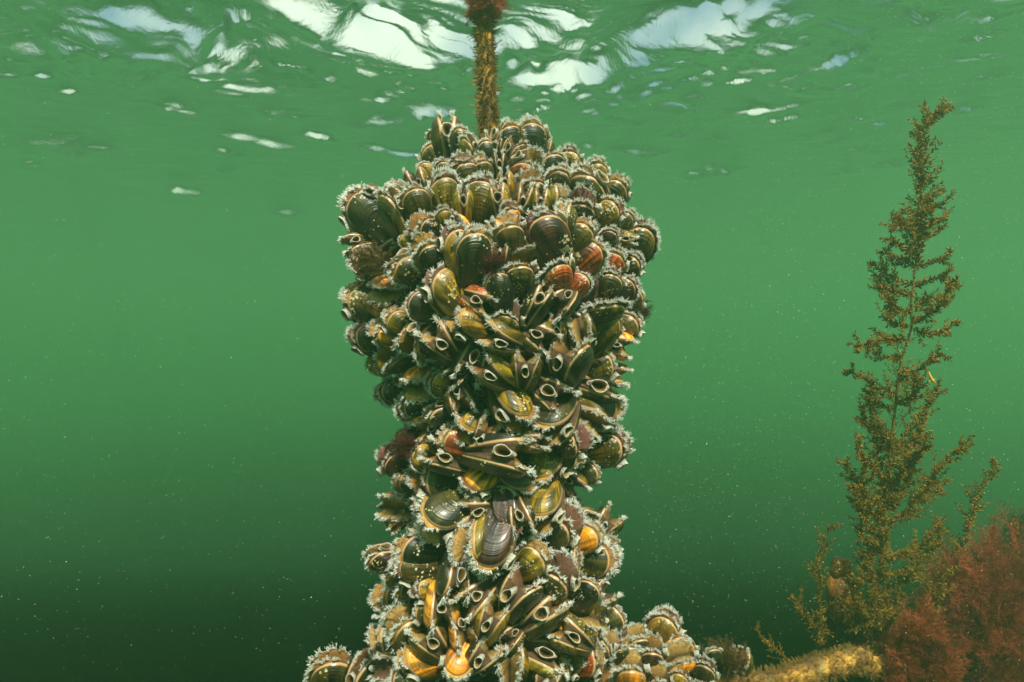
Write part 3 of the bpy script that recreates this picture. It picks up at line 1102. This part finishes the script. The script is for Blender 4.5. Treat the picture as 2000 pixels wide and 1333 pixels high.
def tuft(name, c, R, dirn, n, tpls, mat, rr, spread=0.9, base=0.25, bundle=None, flat=1.0, minr=0.55):
    """ball of plumes radiating from c around dirn"""
    B = bundle or Batch()
    mats = [[] for _ in tpls]
    for k in range(n):
        d = (dirn.normalized() + rvec(rr) * spread * rr.random() ** .4 * 1.3).normalized()
        p = c + rvec(rr) * R * base * rr.random() - d * R * .1
        mats[rr.randrange(len(tpls))].append(frame(d, p, R * rr.uniform(minr, 1.05), rr.uniform(0, 6.28)))
    for t, m in zip(tpls, mats):
        if m: B.add(t, m)
    if bundle: return None
    return link(name, B.build(name, mat))

PL = [plume_template(k) for k in range(4)]
PLT = [plume_template(30 + k, 34, 5, 0.36, 0.0062) for k in range(4)]
PLF = [plume_template(10 + k, 20, 3, 0.3, 0.012) for k in range(3)]
rr = random.Random(3)

# ---------------------------------------------------------------- hanging line above the column
def line_material():
    g = NT('overgrown_line')
    oc = g.n('TexCoord').outputs['Object']
    nz = g.n('TexNoise', {'Vector': oc, 'Scale': 90.0, 'Detail': 6, 'Roughness': 0.7}).outputs[0]
    n2 = g.n('TexNoise', {'Vector': oc, 'Scale': 38.0, 'Detail': 3}).outputs[0]
    c = g.ramp(nz, [(0.32, (0.03, 0.018, 0.006)), (0.5, (0.20, 0.105, 0.02)), (0.66, (0.42, 0.24, 0.05))])
    c = g.mix(g.ramp(n2, [(0.56, (0, 0, 0)), (0.64, (1, 1, 1))]), c, (0.62, 0.29, 0.02, 1))
    bp = g.n('Bump', {'Strength': 1.0, 'Distance': 0.004, 'Height': nz})
    b = g.n('BsdfPrincipled', {'Base Color': c, 'Roughness': 0.8, 'Normal': bp.outputs[0]})
    g.l(b.outputs[0], g.out.inputs[0])
    return g.m

def build_line():
    root = link('mooring_line', None)
    root.location = P(955, 262, D)
    tag(root, 'vertical line thick with yellow-brown growth rising from the column top to the surface', 'rope')
    pts = [(958, 300), (955, 262), (953, 230), (951, 200), (950, 160), (949, 120), (947, 80), (946, 40), (945, 0), (944, -60)]
    path = [P(x, y, D) for x, y in pts]
    up = [path[-1].lerp(Vector((path[-1].x + .02, D + .03, SURF - 0.01)), t) for t in (.2, .4, .6, .8, 1)]
    path += up
    fine, n = [], 6
    for a, b in zip(path, path[1:]):
        for k in range(n): fine.append(a.lerp(b, k / n))
    fine.append(path[-1])
    r0 = 15.5 / F * D
    rad = [r0 * (1.05 - 0.0022 * i) * (1 + .07 * sin(i * 1.1)) for i in range(len(fine))]
    V, Fc = tube(fine, rad, 24, 0.0022, 120)
    c = root.location
    V = [tuple(Vector(v) - c) for v in V]
    link('line_core', mesh('line_core', V, Fc, line_material()), root)
    # small hydroids: curved hairs with side branches
    items = []
    for k in range(330):
        i = int(rr.random() ** 1.0 * 62)
        i = min(i, len(fine) - 2)
        p = fine[i].lerp(fine[i + 1], rr.random())
        a = rr.uniform(0, 2 * pi)
        d = Vector((cos(a), sin(a), rr.uniform(-.1, .5))).normalized()
        L = rr.uniform(8, 26) / F * D
        q0 = p + d * r0 * .8
        crv = Vector((0, 0, rr.choice([-1, 1]) * rr.uniform(.1, .5)))
        q1 = q0 + d * L * .5 + crv * L * .2
        q2 = q1 + (d + crv * 1.6).normalized() * L * .5
        w = 0.00042
        items.append(([q0 - c, q1 - c, q2 - c], [w * 1.4, w, w * .5]))
        for j in range(4):
            s = q0.lerp(q1, rr.uniform(.4, 1)) if rr.random() < .4 else q1.lerp(q2, rr.random())
            items.append(([s - c, s - c + (d * .5 + rvec(rr)).normalized() * L * rr.uniform(.15, .3)], [w * .8, w * .3]))
    # short matted hairs over the surface
    for k in range(3200):
        i = min(int(rr.random() * 62), len(fine) - 2)
        p = fine[i].lerp(fine[i + 1], rr.random())
        a = rr.uniform(0, 2 * pi)
        d = Vector((cos(a), sin(a), rr.uniform(-.6, .6))).normalized()
        q = p + d * r0 * .95
        items.append(([q - c, q - c + (d + rvec(rr) * .7) * 0.0036], [0.0006, 0.0002]))
    V, Fc = cone_arr(items)
    h = link('hydroid', mesh('hydroid', V, Fc, alga_material('hydroid_hair', (0.10, 0.05, 0.012), (0.30, 0.16, 0.03), (0.5, 0.3, 0.07), scale=60)), root)
    h['kind'] = 'stuff'
    # twisted strand showing through
build_line()

def P_(x, y, d): return P(x, y, d)
t = tuft('red_alga', P(946, 10, D - .003), 0.025, Vector((0, -.3, .1)), 300, PLT, M_PINK, rr, spread=2.2)
tag(t, 'pinkish red alga tuft wrapped round the line at the top edge of the photo', 'alga')
t = tuft('red_alga', P(962, 528, hull_depth(962, 528) - .001), 0.019, Vector((0, -.25, 1)), 60, PLF, M_DRED, rr, spread=1.0)
tag(t, 'dark red alga tuft behind the round black shell at the column front', 'alga', )
t = tuft('red_alga', P(1232, 612, D - .02), 0.021, Vector((1, -.3, .25)), 60, PLF, M_DRED, rr, spread=0.9)
tag(t, 'dark red alga tuft sticking out from the right edge of the column', 'alga')
t = tuft('red_alga', P(800, 880, hull_depth(800, 880) + .004), 0.022, Vector((-.5, -.4, .9)), 50, PLF, M_DRED, rr, spread=1.0)
tag(t, 'blackish red alga tuft at the left side of the column waist', 'alga')
t = tuft('brown_alga', P(728, 512, hull_depth(728, 512) - .006), 0.017, Vector((-.2, -1, .3)), 70, PLF, M_BRN, rr, spread=1.4, base=.9)
tag(t, 'brown fuzzy alga growing over a shell at the upper left edge', 'alga')
t = tuft('brown_alga', P(1420, 1295, D), 0.021, Vector((0, -.3, 1)), 90, PLF, M_BRN, rr, spread=1.5, base=.9)
tag(t, 'brown fuzzy alga lump on the side rope beside the small lens mussel', 'alga')

# ---------------------------------------------------------------- side rope covered in yellow sponge
def sponge_material():
    g = NT('yellow_sponge')
    oc = g.n('TexCoord').outputs['Object']
    mp = g.n('Mapping', {'Vector': oc, 'Scale': (0.5, 1, 1), 'Rotation': (0, .35, 0)})
    nz = g.n('TexNoise', {'Vector': mp.outputs[0], 'Scale': 95.0, 'Detail': 7, 'Roughness': 0.72}).outputs[0]
    n2 = g.n('TexNoise', {'Vector': oc, 'Scale': 22.0, 'Detail': 3}).outputs[0]
    c = g.ramp(nz, [(0.38, (0.10, 0.035, 0.006)), (0.49, (0.50, 0.22, 0.025)), (0.60, (0.72, 0.40, 0.07)), (0.70, (0.70, 0.58, 0.28))])
    c = g.mix(g.ramp(n2, [(0.42, (0.8, 0.8, 0.8)), (0.56, (0, 0, 0))]), c, (0.10, 0.05, 0.015, 1))
    bp = g.n('Bump', {'Strength': 1.0, 'Distance': 0.005, 'Height': nz})
    b = g.n('BsdfPrincipled', {'Base Color': c, 'Roughness': 0.75, 'Normal': bp.outputs[0]})
    g.l(b.outputs[0], g.out.inputs[0])
    return g.m

def build_side_rope():
    pts = [(930, 1420, .66, 30), (1100, 1400, .66, 30), (1290, 1375, .66, 28), (1400, 1352, .66, 27), (1500, 1337, .67, 21), (1600, 1306, .69, 20),
           (1675, 1284, .72, 18), (1750, 1330, .76, 18), (1850, 1420, .82, 30), (2000, 1480, .95, 34), (2200, 1540, 1.1, 36)]
    path, rad = [], []
    for a, b in zip(pts, pts[1:]):
        for k in range(24):
            t = k / 24
            path.append(P(a[0] + (b[0] - a[0]) * t, a[1] + (b[1] - a[1]) * t, a[2] + (b[2] - a[2]) * t))
            rad.append((a[3] + (b[3] - a[3]) * t) / F * (a[2] + (b[2] - a[2]) * t))
    V, Fc = tube(path, rad, 72, 0.0030, 90)
    root = link('side_rope', None)
    c = path[108].copy(); root.location = c
    tag(root, 'thick side rope crusted with golden yellow sponge running from the column base to the right', 'rope')
    link('rope_core', mesh('rope_core', [tuple(Vector(v) - c) for v in V], Fc, sponge_material()), root)
    mats = [[] for _ in PLF]
    for k in range(1500):
        i = rr.randrange(66, 172)
        a = rr.uniform(0, 2 * pi)
        dd = (path[i + 1] - path[i]).normalized(); u = dd.orthogonal().normalized(); v = dd.cross(u)
        d = u * cos(a) + v * sin(a)
        p = path[i].lerp(path[i + 1], rr.random()) + d * rad[i] * .97 - c
        mats[rr.randrange(3)].append(frame(d + rvec(rr) * .5, p, rr.uniform(.003, .0085), rr.uniform(0, 6)))
    B = Batch()
    for t, m in zip(PLF, mats): B.add(t, m)
    f = link('sponge_fuzz', B.build('sponge_fuzz', alga_material('yellow_fuzz', (0.20, 0.10, 0.02), (0.40, 0.23, 0.05), (0.6, 0.42, 0.14), scale=60)), root)
    f['kind'] = 'stuff'
build_side_rope()

# ---------------------------------------------------------------- red algae thicket
def bush(px, py, d, rx, ry, n, mat, label, name='red_alga', tpls=None, group='red algae of the right-hand thicket', size=(.035, .06)):
    """fills an ellipsoid-like mound with upward and outward plumes"""
    c = P(px, py, d); sc = d / F
    B = Batch(); tp = tpls or PL
    mats = [[] for _ in tp]
    for k in range(n):
        v = rvec(rr); rad_ = rr.random() ** .45
        lump = 0.85 + 0.5 * noise.noise(v * 1.7 + c * 7)
        p = Vector((v.x * rx * sc, v.y * min(rx, ry) * .6 * sc, v.z * ry * sc)) * rad_ * lump
        dirn = (Vector((v.x, v.y * .8, v.z * .6 + .75)) + rvec(rr) * .45).normalized()
        s = rr.uniform(*size)
        mats[rr.randrange(len(tp))].append(frame(dirn, p - dirn * s * .75, s, rr.uniform(0, 6)))
    for t, m in zip(tp, mats):
        if m: B.add(t, m)
    o = link(name, B.build(name, mat))
    o.location = c
    tag(o, label, 'alga', group)
bush(1803, 1350, .72, 84, 170, 1100, M_RED, 'rusty red alga mound in front of the thicket, right of the sponge rope', size=(.020, .042), tpls=PLT)
bush(1960, 1215, .86, 128, 210, 620, M_CRIM, 'tallest deep red alga mound filling the bottom right corner')
bush(1862, 1175, .98, 80, 125, 260, M_RED, 'middle red alga mound behind the front one')
bush(1990, 1050, 1.25, 60, 80, 110, M_BRN, 'distant greenish brown alga mound at the right edge', name='brown_alga')
bush(1668, 1240, .93, 85, 80, 220, M_BRN, 'dark brown alga mound round the foot of the tall wireweed', name='brown_alga')
bush(1900, 1340, .86, 85, 110, 180, M_DRED, 'blackish red backing added for the shaded gap between the front and corner mounds')  # dark plumes put in to stand for the shade between the mounds
bush(1730, 1235, .90, 60, 70, 120, M_RED, 'low reddish alga mound behind the end of the sponge rope')

# ================================================================ wireweed plants
M_WEED = alga_material('wireweed_leaf', (0.11, 0.060, 0.006), (0.30, 0.170, 0.013), (0.48, 0.29, 0.026), trans=0.4, scale=50)
M_STEM = alga_material('wireweed_stem', (0.10, 0.055, 0.012), (0.20, 0.11, 0.02), (0.30, 0.17, 0.03), scale=60)
M_BLAD = alga_material('bladder', (0.14, 0.07, 0.008), (0.28, 0.145, 0.014), (0.44, 0.25, 0.025), trans=.3, scale=40)

def leaf_tpl():
    V = [(0, 0, 0), (-.10, .03, .35), (.10, .03, .35), (0, -.02, .35), (-.09, .04, .7), (.09, .04, .7), (0, 0, .7), (0, .06, 1)]
    return V, [(0, 3, 1, 1), (0, 2, 3, 3), (1, 3, 6, 4), (3, 2, 5, 6), (4, 6, 7, 7), (6, 5, 7, 7)]
def leaf_quads():
    # closed thin leaf made of quads only
    out, fc = [], []
    rows = [(0, .02), (.3, .13), (.62, .15), (.88, .08), (1.0, .01)]
    for z, w in rows:
        cv = .12 * z * z
        out += [(-w, cv + .015, z), (0, cv - .02, z), (w, cv + .015, z), (0, cv + .02, z)]
    for r in range(len(rows) - 1):
        for k in range(4):
            k2 = (k + 1) % 4
            fc.append((r * 4 + k, r * 4 + k2, (r + 1) * 4 + k2, (r + 1) * 4 + k))
    return out, fc
LEAF = leaf_quads()
def ball_quads(n=7, m=5):
    V, Fc = [], []
    for j in range(m + 1):
        ph = pi * j / m
        rad_ = max(.02, sin(ph))
        for k in range(n):
            V.append((rad_ * cos(2 * pi * k / n), rad_ * sin(2 * pi * k / n), -cos(ph) * 1.12 + 1.1))
    for j in range(m):
        for k in range(n):
            k2 = (k + 1) % n
            Fc.append((j * n + k, j * n + k2, (j + 1) * n + k2, (j + 1) * n + k))
    return V, Fc
BALL = ball_quads()

def spline(pts, step):
    """points (Vector) -> evenly spaced Catmull-Rom points"""
    out = []
    n = len(pts)
    for i in range(n - 1):
        p0, p1, p2, p3 = pts[max(0, i - 1)], pts[i], pts[i + 1], pts[min(n - 1, i + 2)]
        k = max(1, int((p2 - p1).length / step))
        for j in range(k):
            t = j / k
            out.append(0.5 * ((2 * p1) + (p2 - p0) * t + (2 * p0 - 5 * p1 + 4 * p2 - p3) * t * t + (3 * p1 - p0 - 3 * p2 + p3) * t ** 3))
    out.append(pts[-1])
    return out

def dress(path, rr, leaves, balls, stems, leafL, dens, blad, side=0.0, depth_=0):
    """leaflets, bladders and side sprigs along a path"""
    n = len(path)
    for i in range(1, n):
        p = path[i]; d = (path[i] - path[i - 1]).normalized()
        tfr = i / n
        for k in range(dens):
            if rr.random() < .1: continue
            o = rvec(rr); o = (o - d * o.dot(d)).normalized()
            ld = (o * rr.uniform(.7, 1.1) + d * rr.uniform(.35, 1.1)).normalized()
            q = p + d * rr.uniform(-.5, .5) * (path[1] - path[0]).length
            leaves.append(frame(ld, q, leafL * rr.uniform(.55, 1.1) * (1 - .35 * tfr), rr.uniform(0, 6.28)))
        if rr.random() < blad:
            o = rvec(rr); q = p + o * leafL * rr.uniform(.15, .5)
            balls.append(frame(o, q, leafL * rr.uniform(.13, .20), 0))
        if side and rr.random() < side and depth_ < 1:
            o = rvec(rr); o = (o - d * o.dot(d)).normalized()
            L = leafL * rr.uniform(1.6, 3.6) * (1.1 - .6 * tfr)
            sd = (o + d * rr.uniform(.5, 1.2)).normalized()
            sp = [p + sd * L * t + Vector((0, 0, 1)) * L * .25 * t * t for t in (0, .2, .4, .6, .8, 1)]
            stems.append((sp, [leafL * .035] * 6))
            dress(sp, rr, leaves, balls, stems, leafL * .8, dens + 1, blad, 0, 1)

def branch(root, pts2, d, rr, leafL, dens=3, blad=.35, side=.3, w=0.0011, name='branch', dvar=.03):
    c = root.location
    dd = rr.uniform(-dvar, dvar)
    n = len(pts2)
    pts = [P(x, y, d + dd * (k / max(1, n - 1))) - c for k, (x, y) in enumerate(pts2)]
    path = spline(pts, leafL * .24)
    leaves, balls, stems = [], [], []
    dress(path, rr, leaves, balls, stems, leafL, dens, blad, side)
    B = Batch()
    stems.append((path, [w * (1 - .6 * i / len(path)) for i in range(len(path))]))
    V, Fc = cone_arr(stems, 4)
    B.addvf(V, Fc)
    B.add(LEAF, leaves)
    b = link(name, B.build(name, M_WEED), root)
    if balls:
        B2 = Batch(); B2.add(BALL, balls)
        a = link('air_bladder', B2.build('air_bladder', M_BLAD), b)
        a['kind'] = 'stuff'
    return b

def weed_root(px, py, d, label):
    o = link('wireweed', None); o.location = P(px, py, d)
    tag(o, label, 'seaweed', 'wireweed plants at the right')
    return o

def build_weeds():
    rr = random.Random(21)
    d = .86; LL = 0.0086
    r = weed_root(1703, 1275, d, 'tallest wireweed plant, its curled tip reaching the upper right of the photo')
    M = [(1703, 1275), (1706, 1194), (1725, 1075), (1728, 1024), (1738, 890), (1750, 785), (1759, 710), (1780, 640), (1779, 600), (1789, 514), (1800, 407), (1797, 306), (1801, 255), (1818, 229), (1841, 211)]
    c = r.location
    sp = spline([P(x, y, d) - c for x, y in M], .006)
    V, Fc = cone_arr([(sp, [0.0026 * (1 - .75 * i / len(sp)) for i in range(len(sp))])], 8)
    link('stem', mesh('stem', V, Fc, M_STEM), r)
    branch(r, M[9:], d, rr, LL * 1.15, 5, .5, .8, dvar=0)               # leafy top of the stem
    branch(r, M[4:10], d, rr, LL * .8, 1, .25, .25, dvar=0)
    branch(r, M[0:5], d, rr, LL, 3, .5, .5, dvar=0)
    BR = [((1800, 395), (1822, 385), (1840, 374)), ((1801, 412), (1825, 406), (1846, 394)), ((1800, 420), (1775, 412), (1756, 416)),
          ((1798, 440), (1768, 432), (1744, 430)), ((1797, 460), (1775, 448), (1760, 440), (1746, 444)), ((1799, 450), (1830, 430), (1846, 428)), ((1797, 470), (1825, 455), (1846, 440)),
          ((1788, 505), (1765, 485), (1743, 466)), ((1786, 525), (1760, 505), (1740, 505), (1727, 488)), ((1789, 520), (1822, 512), (1845, 505), (1857, 490)),
          ((1785, 560), (1748, 545), (1722, 530), (1708, 518)), ((1783, 575), (1740, 570), (1722, 555), (1711, 540)), ((1786, 560), (1825, 545), (1858, 553)),
          ((1782, 600), (1815, 585), (1840, 585), (1858, 560)), ((1778, 610), (1745, 600), (1733, 570), (1725, 560)), ((1775, 640), (1740, 625), (1733, 600)),
          ((1780, 630), (1812, 615), (1835, 600), (1848, 582)), ((1783, 642), (1815, 652), (1845, 645), (1867, 628)), ((1770, 665), (1735, 660), (1700, 672), (1678, 678)),
          ((1760, 700), (1725, 700), (1710, 690)), ((1758, 720), (1790, 725), (1818, 705), (1840, 693)), ((1752, 770), (1710, 755), (1685, 738), (1662, 727)),
          ((1755, 740), (1782, 730), (1800, 742)), ((1748, 800), (1715, 790), (1700, 765)), ((1750, 790), (1782, 770), (1795, 752)),
          ((1738, 890), (1775, 840), (1805, 800), (1828, 763)), ((1742, 880), (1715, 850), (1690, 825), (1682, 795)), ((1740, 860), (1705, 820), (1700, 790)),
          ((1736, 905), (1770, 890), (1795, 850), (1808, 820)), ((1732, 960), (1765, 925), (1795, 890), (1806, 862)), ((1734, 940), (1700, 905), (1682, 890), (1676, 868)),
          ((1730, 985), (1762, 960), (1780, 925), (1785, 890)), ((1730, 1000), (1690, 965), (1665, 935), (1650, 908)), ((1728, 1020), (1700, 1000), (1685, 950), (1690, 905)),
          ((1726, 1060), (1690, 1020), (1678, 985), (1672, 950)), ((1732, 1027), (1770, 1000), (1800, 968), (1835, 912), (1865, 882), (1897, 868)),
          ((1800, 968), (1822, 950), (1832, 960)), ((1722, 1085), (1785, 1080), (1815, 1050), (1845, 1010)), ((1718, 1120), (1765, 1120), (1805, 1090), (1836, 1050)),
          ((1722, 1075), (1690, 1060), (1680, 1030)), ((1715, 1150), (1690, 1120), (1685, 1080)), ((1712, 1170), (1745, 1150), (1780, 1130), (1800, 1135)),
          ((1706, 1200), (1680, 1180), (1668, 1130)), ((1706, 1200), (1740, 1190), (1765, 1160)), ((1704, 1230), (1665, 1220), (1650, 1180)), ((1704, 1240), (1735, 1225), (1750, 1200)),
          ((1706, 1150), (1700, 1100), (1705, 1060), (1715, 1000)), ((1740, 1000), (1748, 950), (1770, 900), (1780, 850)), ((1735, 985), (1722, 930), (1712, 880), (1708, 840))]
    for b in BR:
        L = sum(math.hypot(q[0] - p[0], q[1] - p[1]) for p, q in zip(b, b[1:]))
        low = b[0][1] > 760
        branch(r, b, d, rr, LL, 6, .45, .34 if L > 60 or low else .18, dvar=.045)
    def plant(base, pts, d, label, LL=LL, dens=4, blad=.4, side=.5, extra=()):
        o = weed_root(base[0], base[1], d, label)
        branch(o, [base] + list(pts), d, rr, LL, dens, blad, side, dvar=0)
        for e in extra: branch(o, e, d, rr, LL * .9, dens, blad, .3)
    plant((1862, 1180), [(1876, 1110), (1888, 1040), (1912, 965), (1945, 908)], .98, 'slim wireweed with bright yellow bladders rising in front of the red thicket', .0105, 3, .9, .35)
    plant((1972, 1130), [(1974, 1090), (1980, 1050), (1982, 1018)], .98, 'short wireweed sprig with yellow bladders near the right edge', .008, 1, .95, .1)
    plant((1608, 1260), [(1602, 1180), (1597, 1110), (1608, 1060), (1620, 1030)], .85, 'straight wireweed stalk left of the brown sea squirt', .0085, 4, .2, .3)
    plant((1602, 1262), [(1585, 1220), (1568, 1190), (1550, 1166)], .84, 'short leaning wireweed stalk with a blunt tip above the sponge rope', .009, 5, .1, .3)
    plant((1548, 1298), [(1515, 1268), (1490, 1246), (1477, 1228)], .78, 'small thin wireweed sprig leaning left just over the sponge rope', .006, 4, 0, .1)
    plant((1815, 1230), [(1828, 1190), (1840, 1150), (1850, 1115)], .80, 'faint olive wireweed sprig in front of the middle red mound', .008, 3, .5, .2)
build_weeds()

# ---------------------------------------------------------------- sea squirt among the weeds
def build_squirt():
    d = .90
    c = P(1642, 1180, d)
    root = link('sea_squirt', None); root.location = c
    tag(root, 'brown orange sea squirt with two blunt siphons beside the tall wireweed', 'sea squirt')
    s = d / F
    def body(pts, rads, amp):
        return tube([Vector((x * s, 0, -y * s)) for x, y in pts], [r * s for r in rads], 28, amp, 70)
    m = lump_material('squirt_skin', [(0.3, (0.05, 0.02, 0.006)), (0.5, (0.22, 0.075, 0.010)), (0.7, (0.50, 0.20, 0.025))], 45, 0.004, .6)
    B = Batch()
    V, Fc = body([(4, 40), (2, 20), (0, 0), (-3, -25), (-4, -45), (-2, -62), (0, -72)], [16, 21, 23, 24, 20, 14, 8], .0045)
    link('body', mesh('body', V, [f for f in Fc], m), root)
    for pts, rads in (([(-4, -55), (-6, -70), (-7, -82), (-8, -89), (-8, -87), (-7, -76)], [15, 13, 11.5, 9, 5, 3]),
                      ([(6, -50), (11, -66), (13, -80), (14, -86), (14, -84), (13, -74)], [13, 10, 9, 7.5, 4, 2.5])):
        V, Fc = body(pts, rads, .0022)
        link('siphon', mesh('siphon', V, Fc, m), root)
build_squirt()

# small orange scrap caught on the tall plant
def build_scrap():
    p = P(1818, 738, .84)
    items = [([Vector((-.003, 0, .008)), Vector((-.001, 0, .002)), Vector((.002, 0, -.004)), Vector((.006, 0, -.007))], [.0006, .0016, .0022, .0006]),
             ([Vector((.001, 0, -.002)), Vector((-.003, 0, -.006))], [.001, .0003]), ([Vector((.002, 0, -.003)), Vector((.007, .001, -.002))], [.001, .0003])]
    V, Fc = cone_arr(items, 6)
    g = NT('orange_scrap')
    b = g.n('BsdfPrincipled', {'Base Color': (0.75, 0.36, 0.06, 1), 'Roughness': .5})
    g.l(b.outputs[0], g.out.inputs[0])
    o = link('drifting_scrap', mesh('drifting_scrap', V, Fc, g.m)); o.location = p
    tag(o, 'small bright orange scrap hanging on the right side of the tall wireweed', 'debris')
build_scrap()

# ---------------------------------------------------------------- drifting particles and bubbles
def specks():
    rr = random.Random(99)
    tpl = ([(1, 0, 0), (0, 1, 0), (-1, 0, 0), (0, -1, 0), (0, 0, 1), (0, 0, -1)], [(0, 1, 4, 4), (1, 2, 4, 4), (2, 3, 4, 4), (3, 0, 4, 4), (1, 0, 5, 5), (2, 1, 5, 5), (3, 2, 5, 5), (0, 3, 5, 5)])
    tv = tpl[0]
    tf = [(0, 1, 4), (1, 2, 4), (2, 3, 4), (3, 0, 4), (1, 0, 5), (2, 1, 5), (3, 2, 5), (0, 3, 5)]
    B = Batch(); mats = []
    for k in range(12000):
        d = rr.uniform(.30, 1.7)
        px = rr.uniform(-150, 2150) if rr.random() < .6 else rr.uniform(1250, 2150)
        p = P(px, rr.uniform(-60, 1400), d)
        s = rr.uniform(.00012, .00034) * (1 if rr.random() < .985 else 1.6) * (d / .9)
        mats.append(frame(rvec(rr), p, s * rr.uniform(1, 2.2), rr.uniform(0, 6), rr.uniform(.5, 1)))
    B.add((tv, tf), mats)
    g = NT('particles')
    b = g.n('BsdfPrincipled', {'Base Color': (0.72, 0.76, 0.62, 1), 'Roughness': .7})
    g.l(b.outputs[0], g.out.inputs[0])
    tag(link('drifting_particles', B.build('drifting_particles', g.m, False)), kind='stuff')
specks()
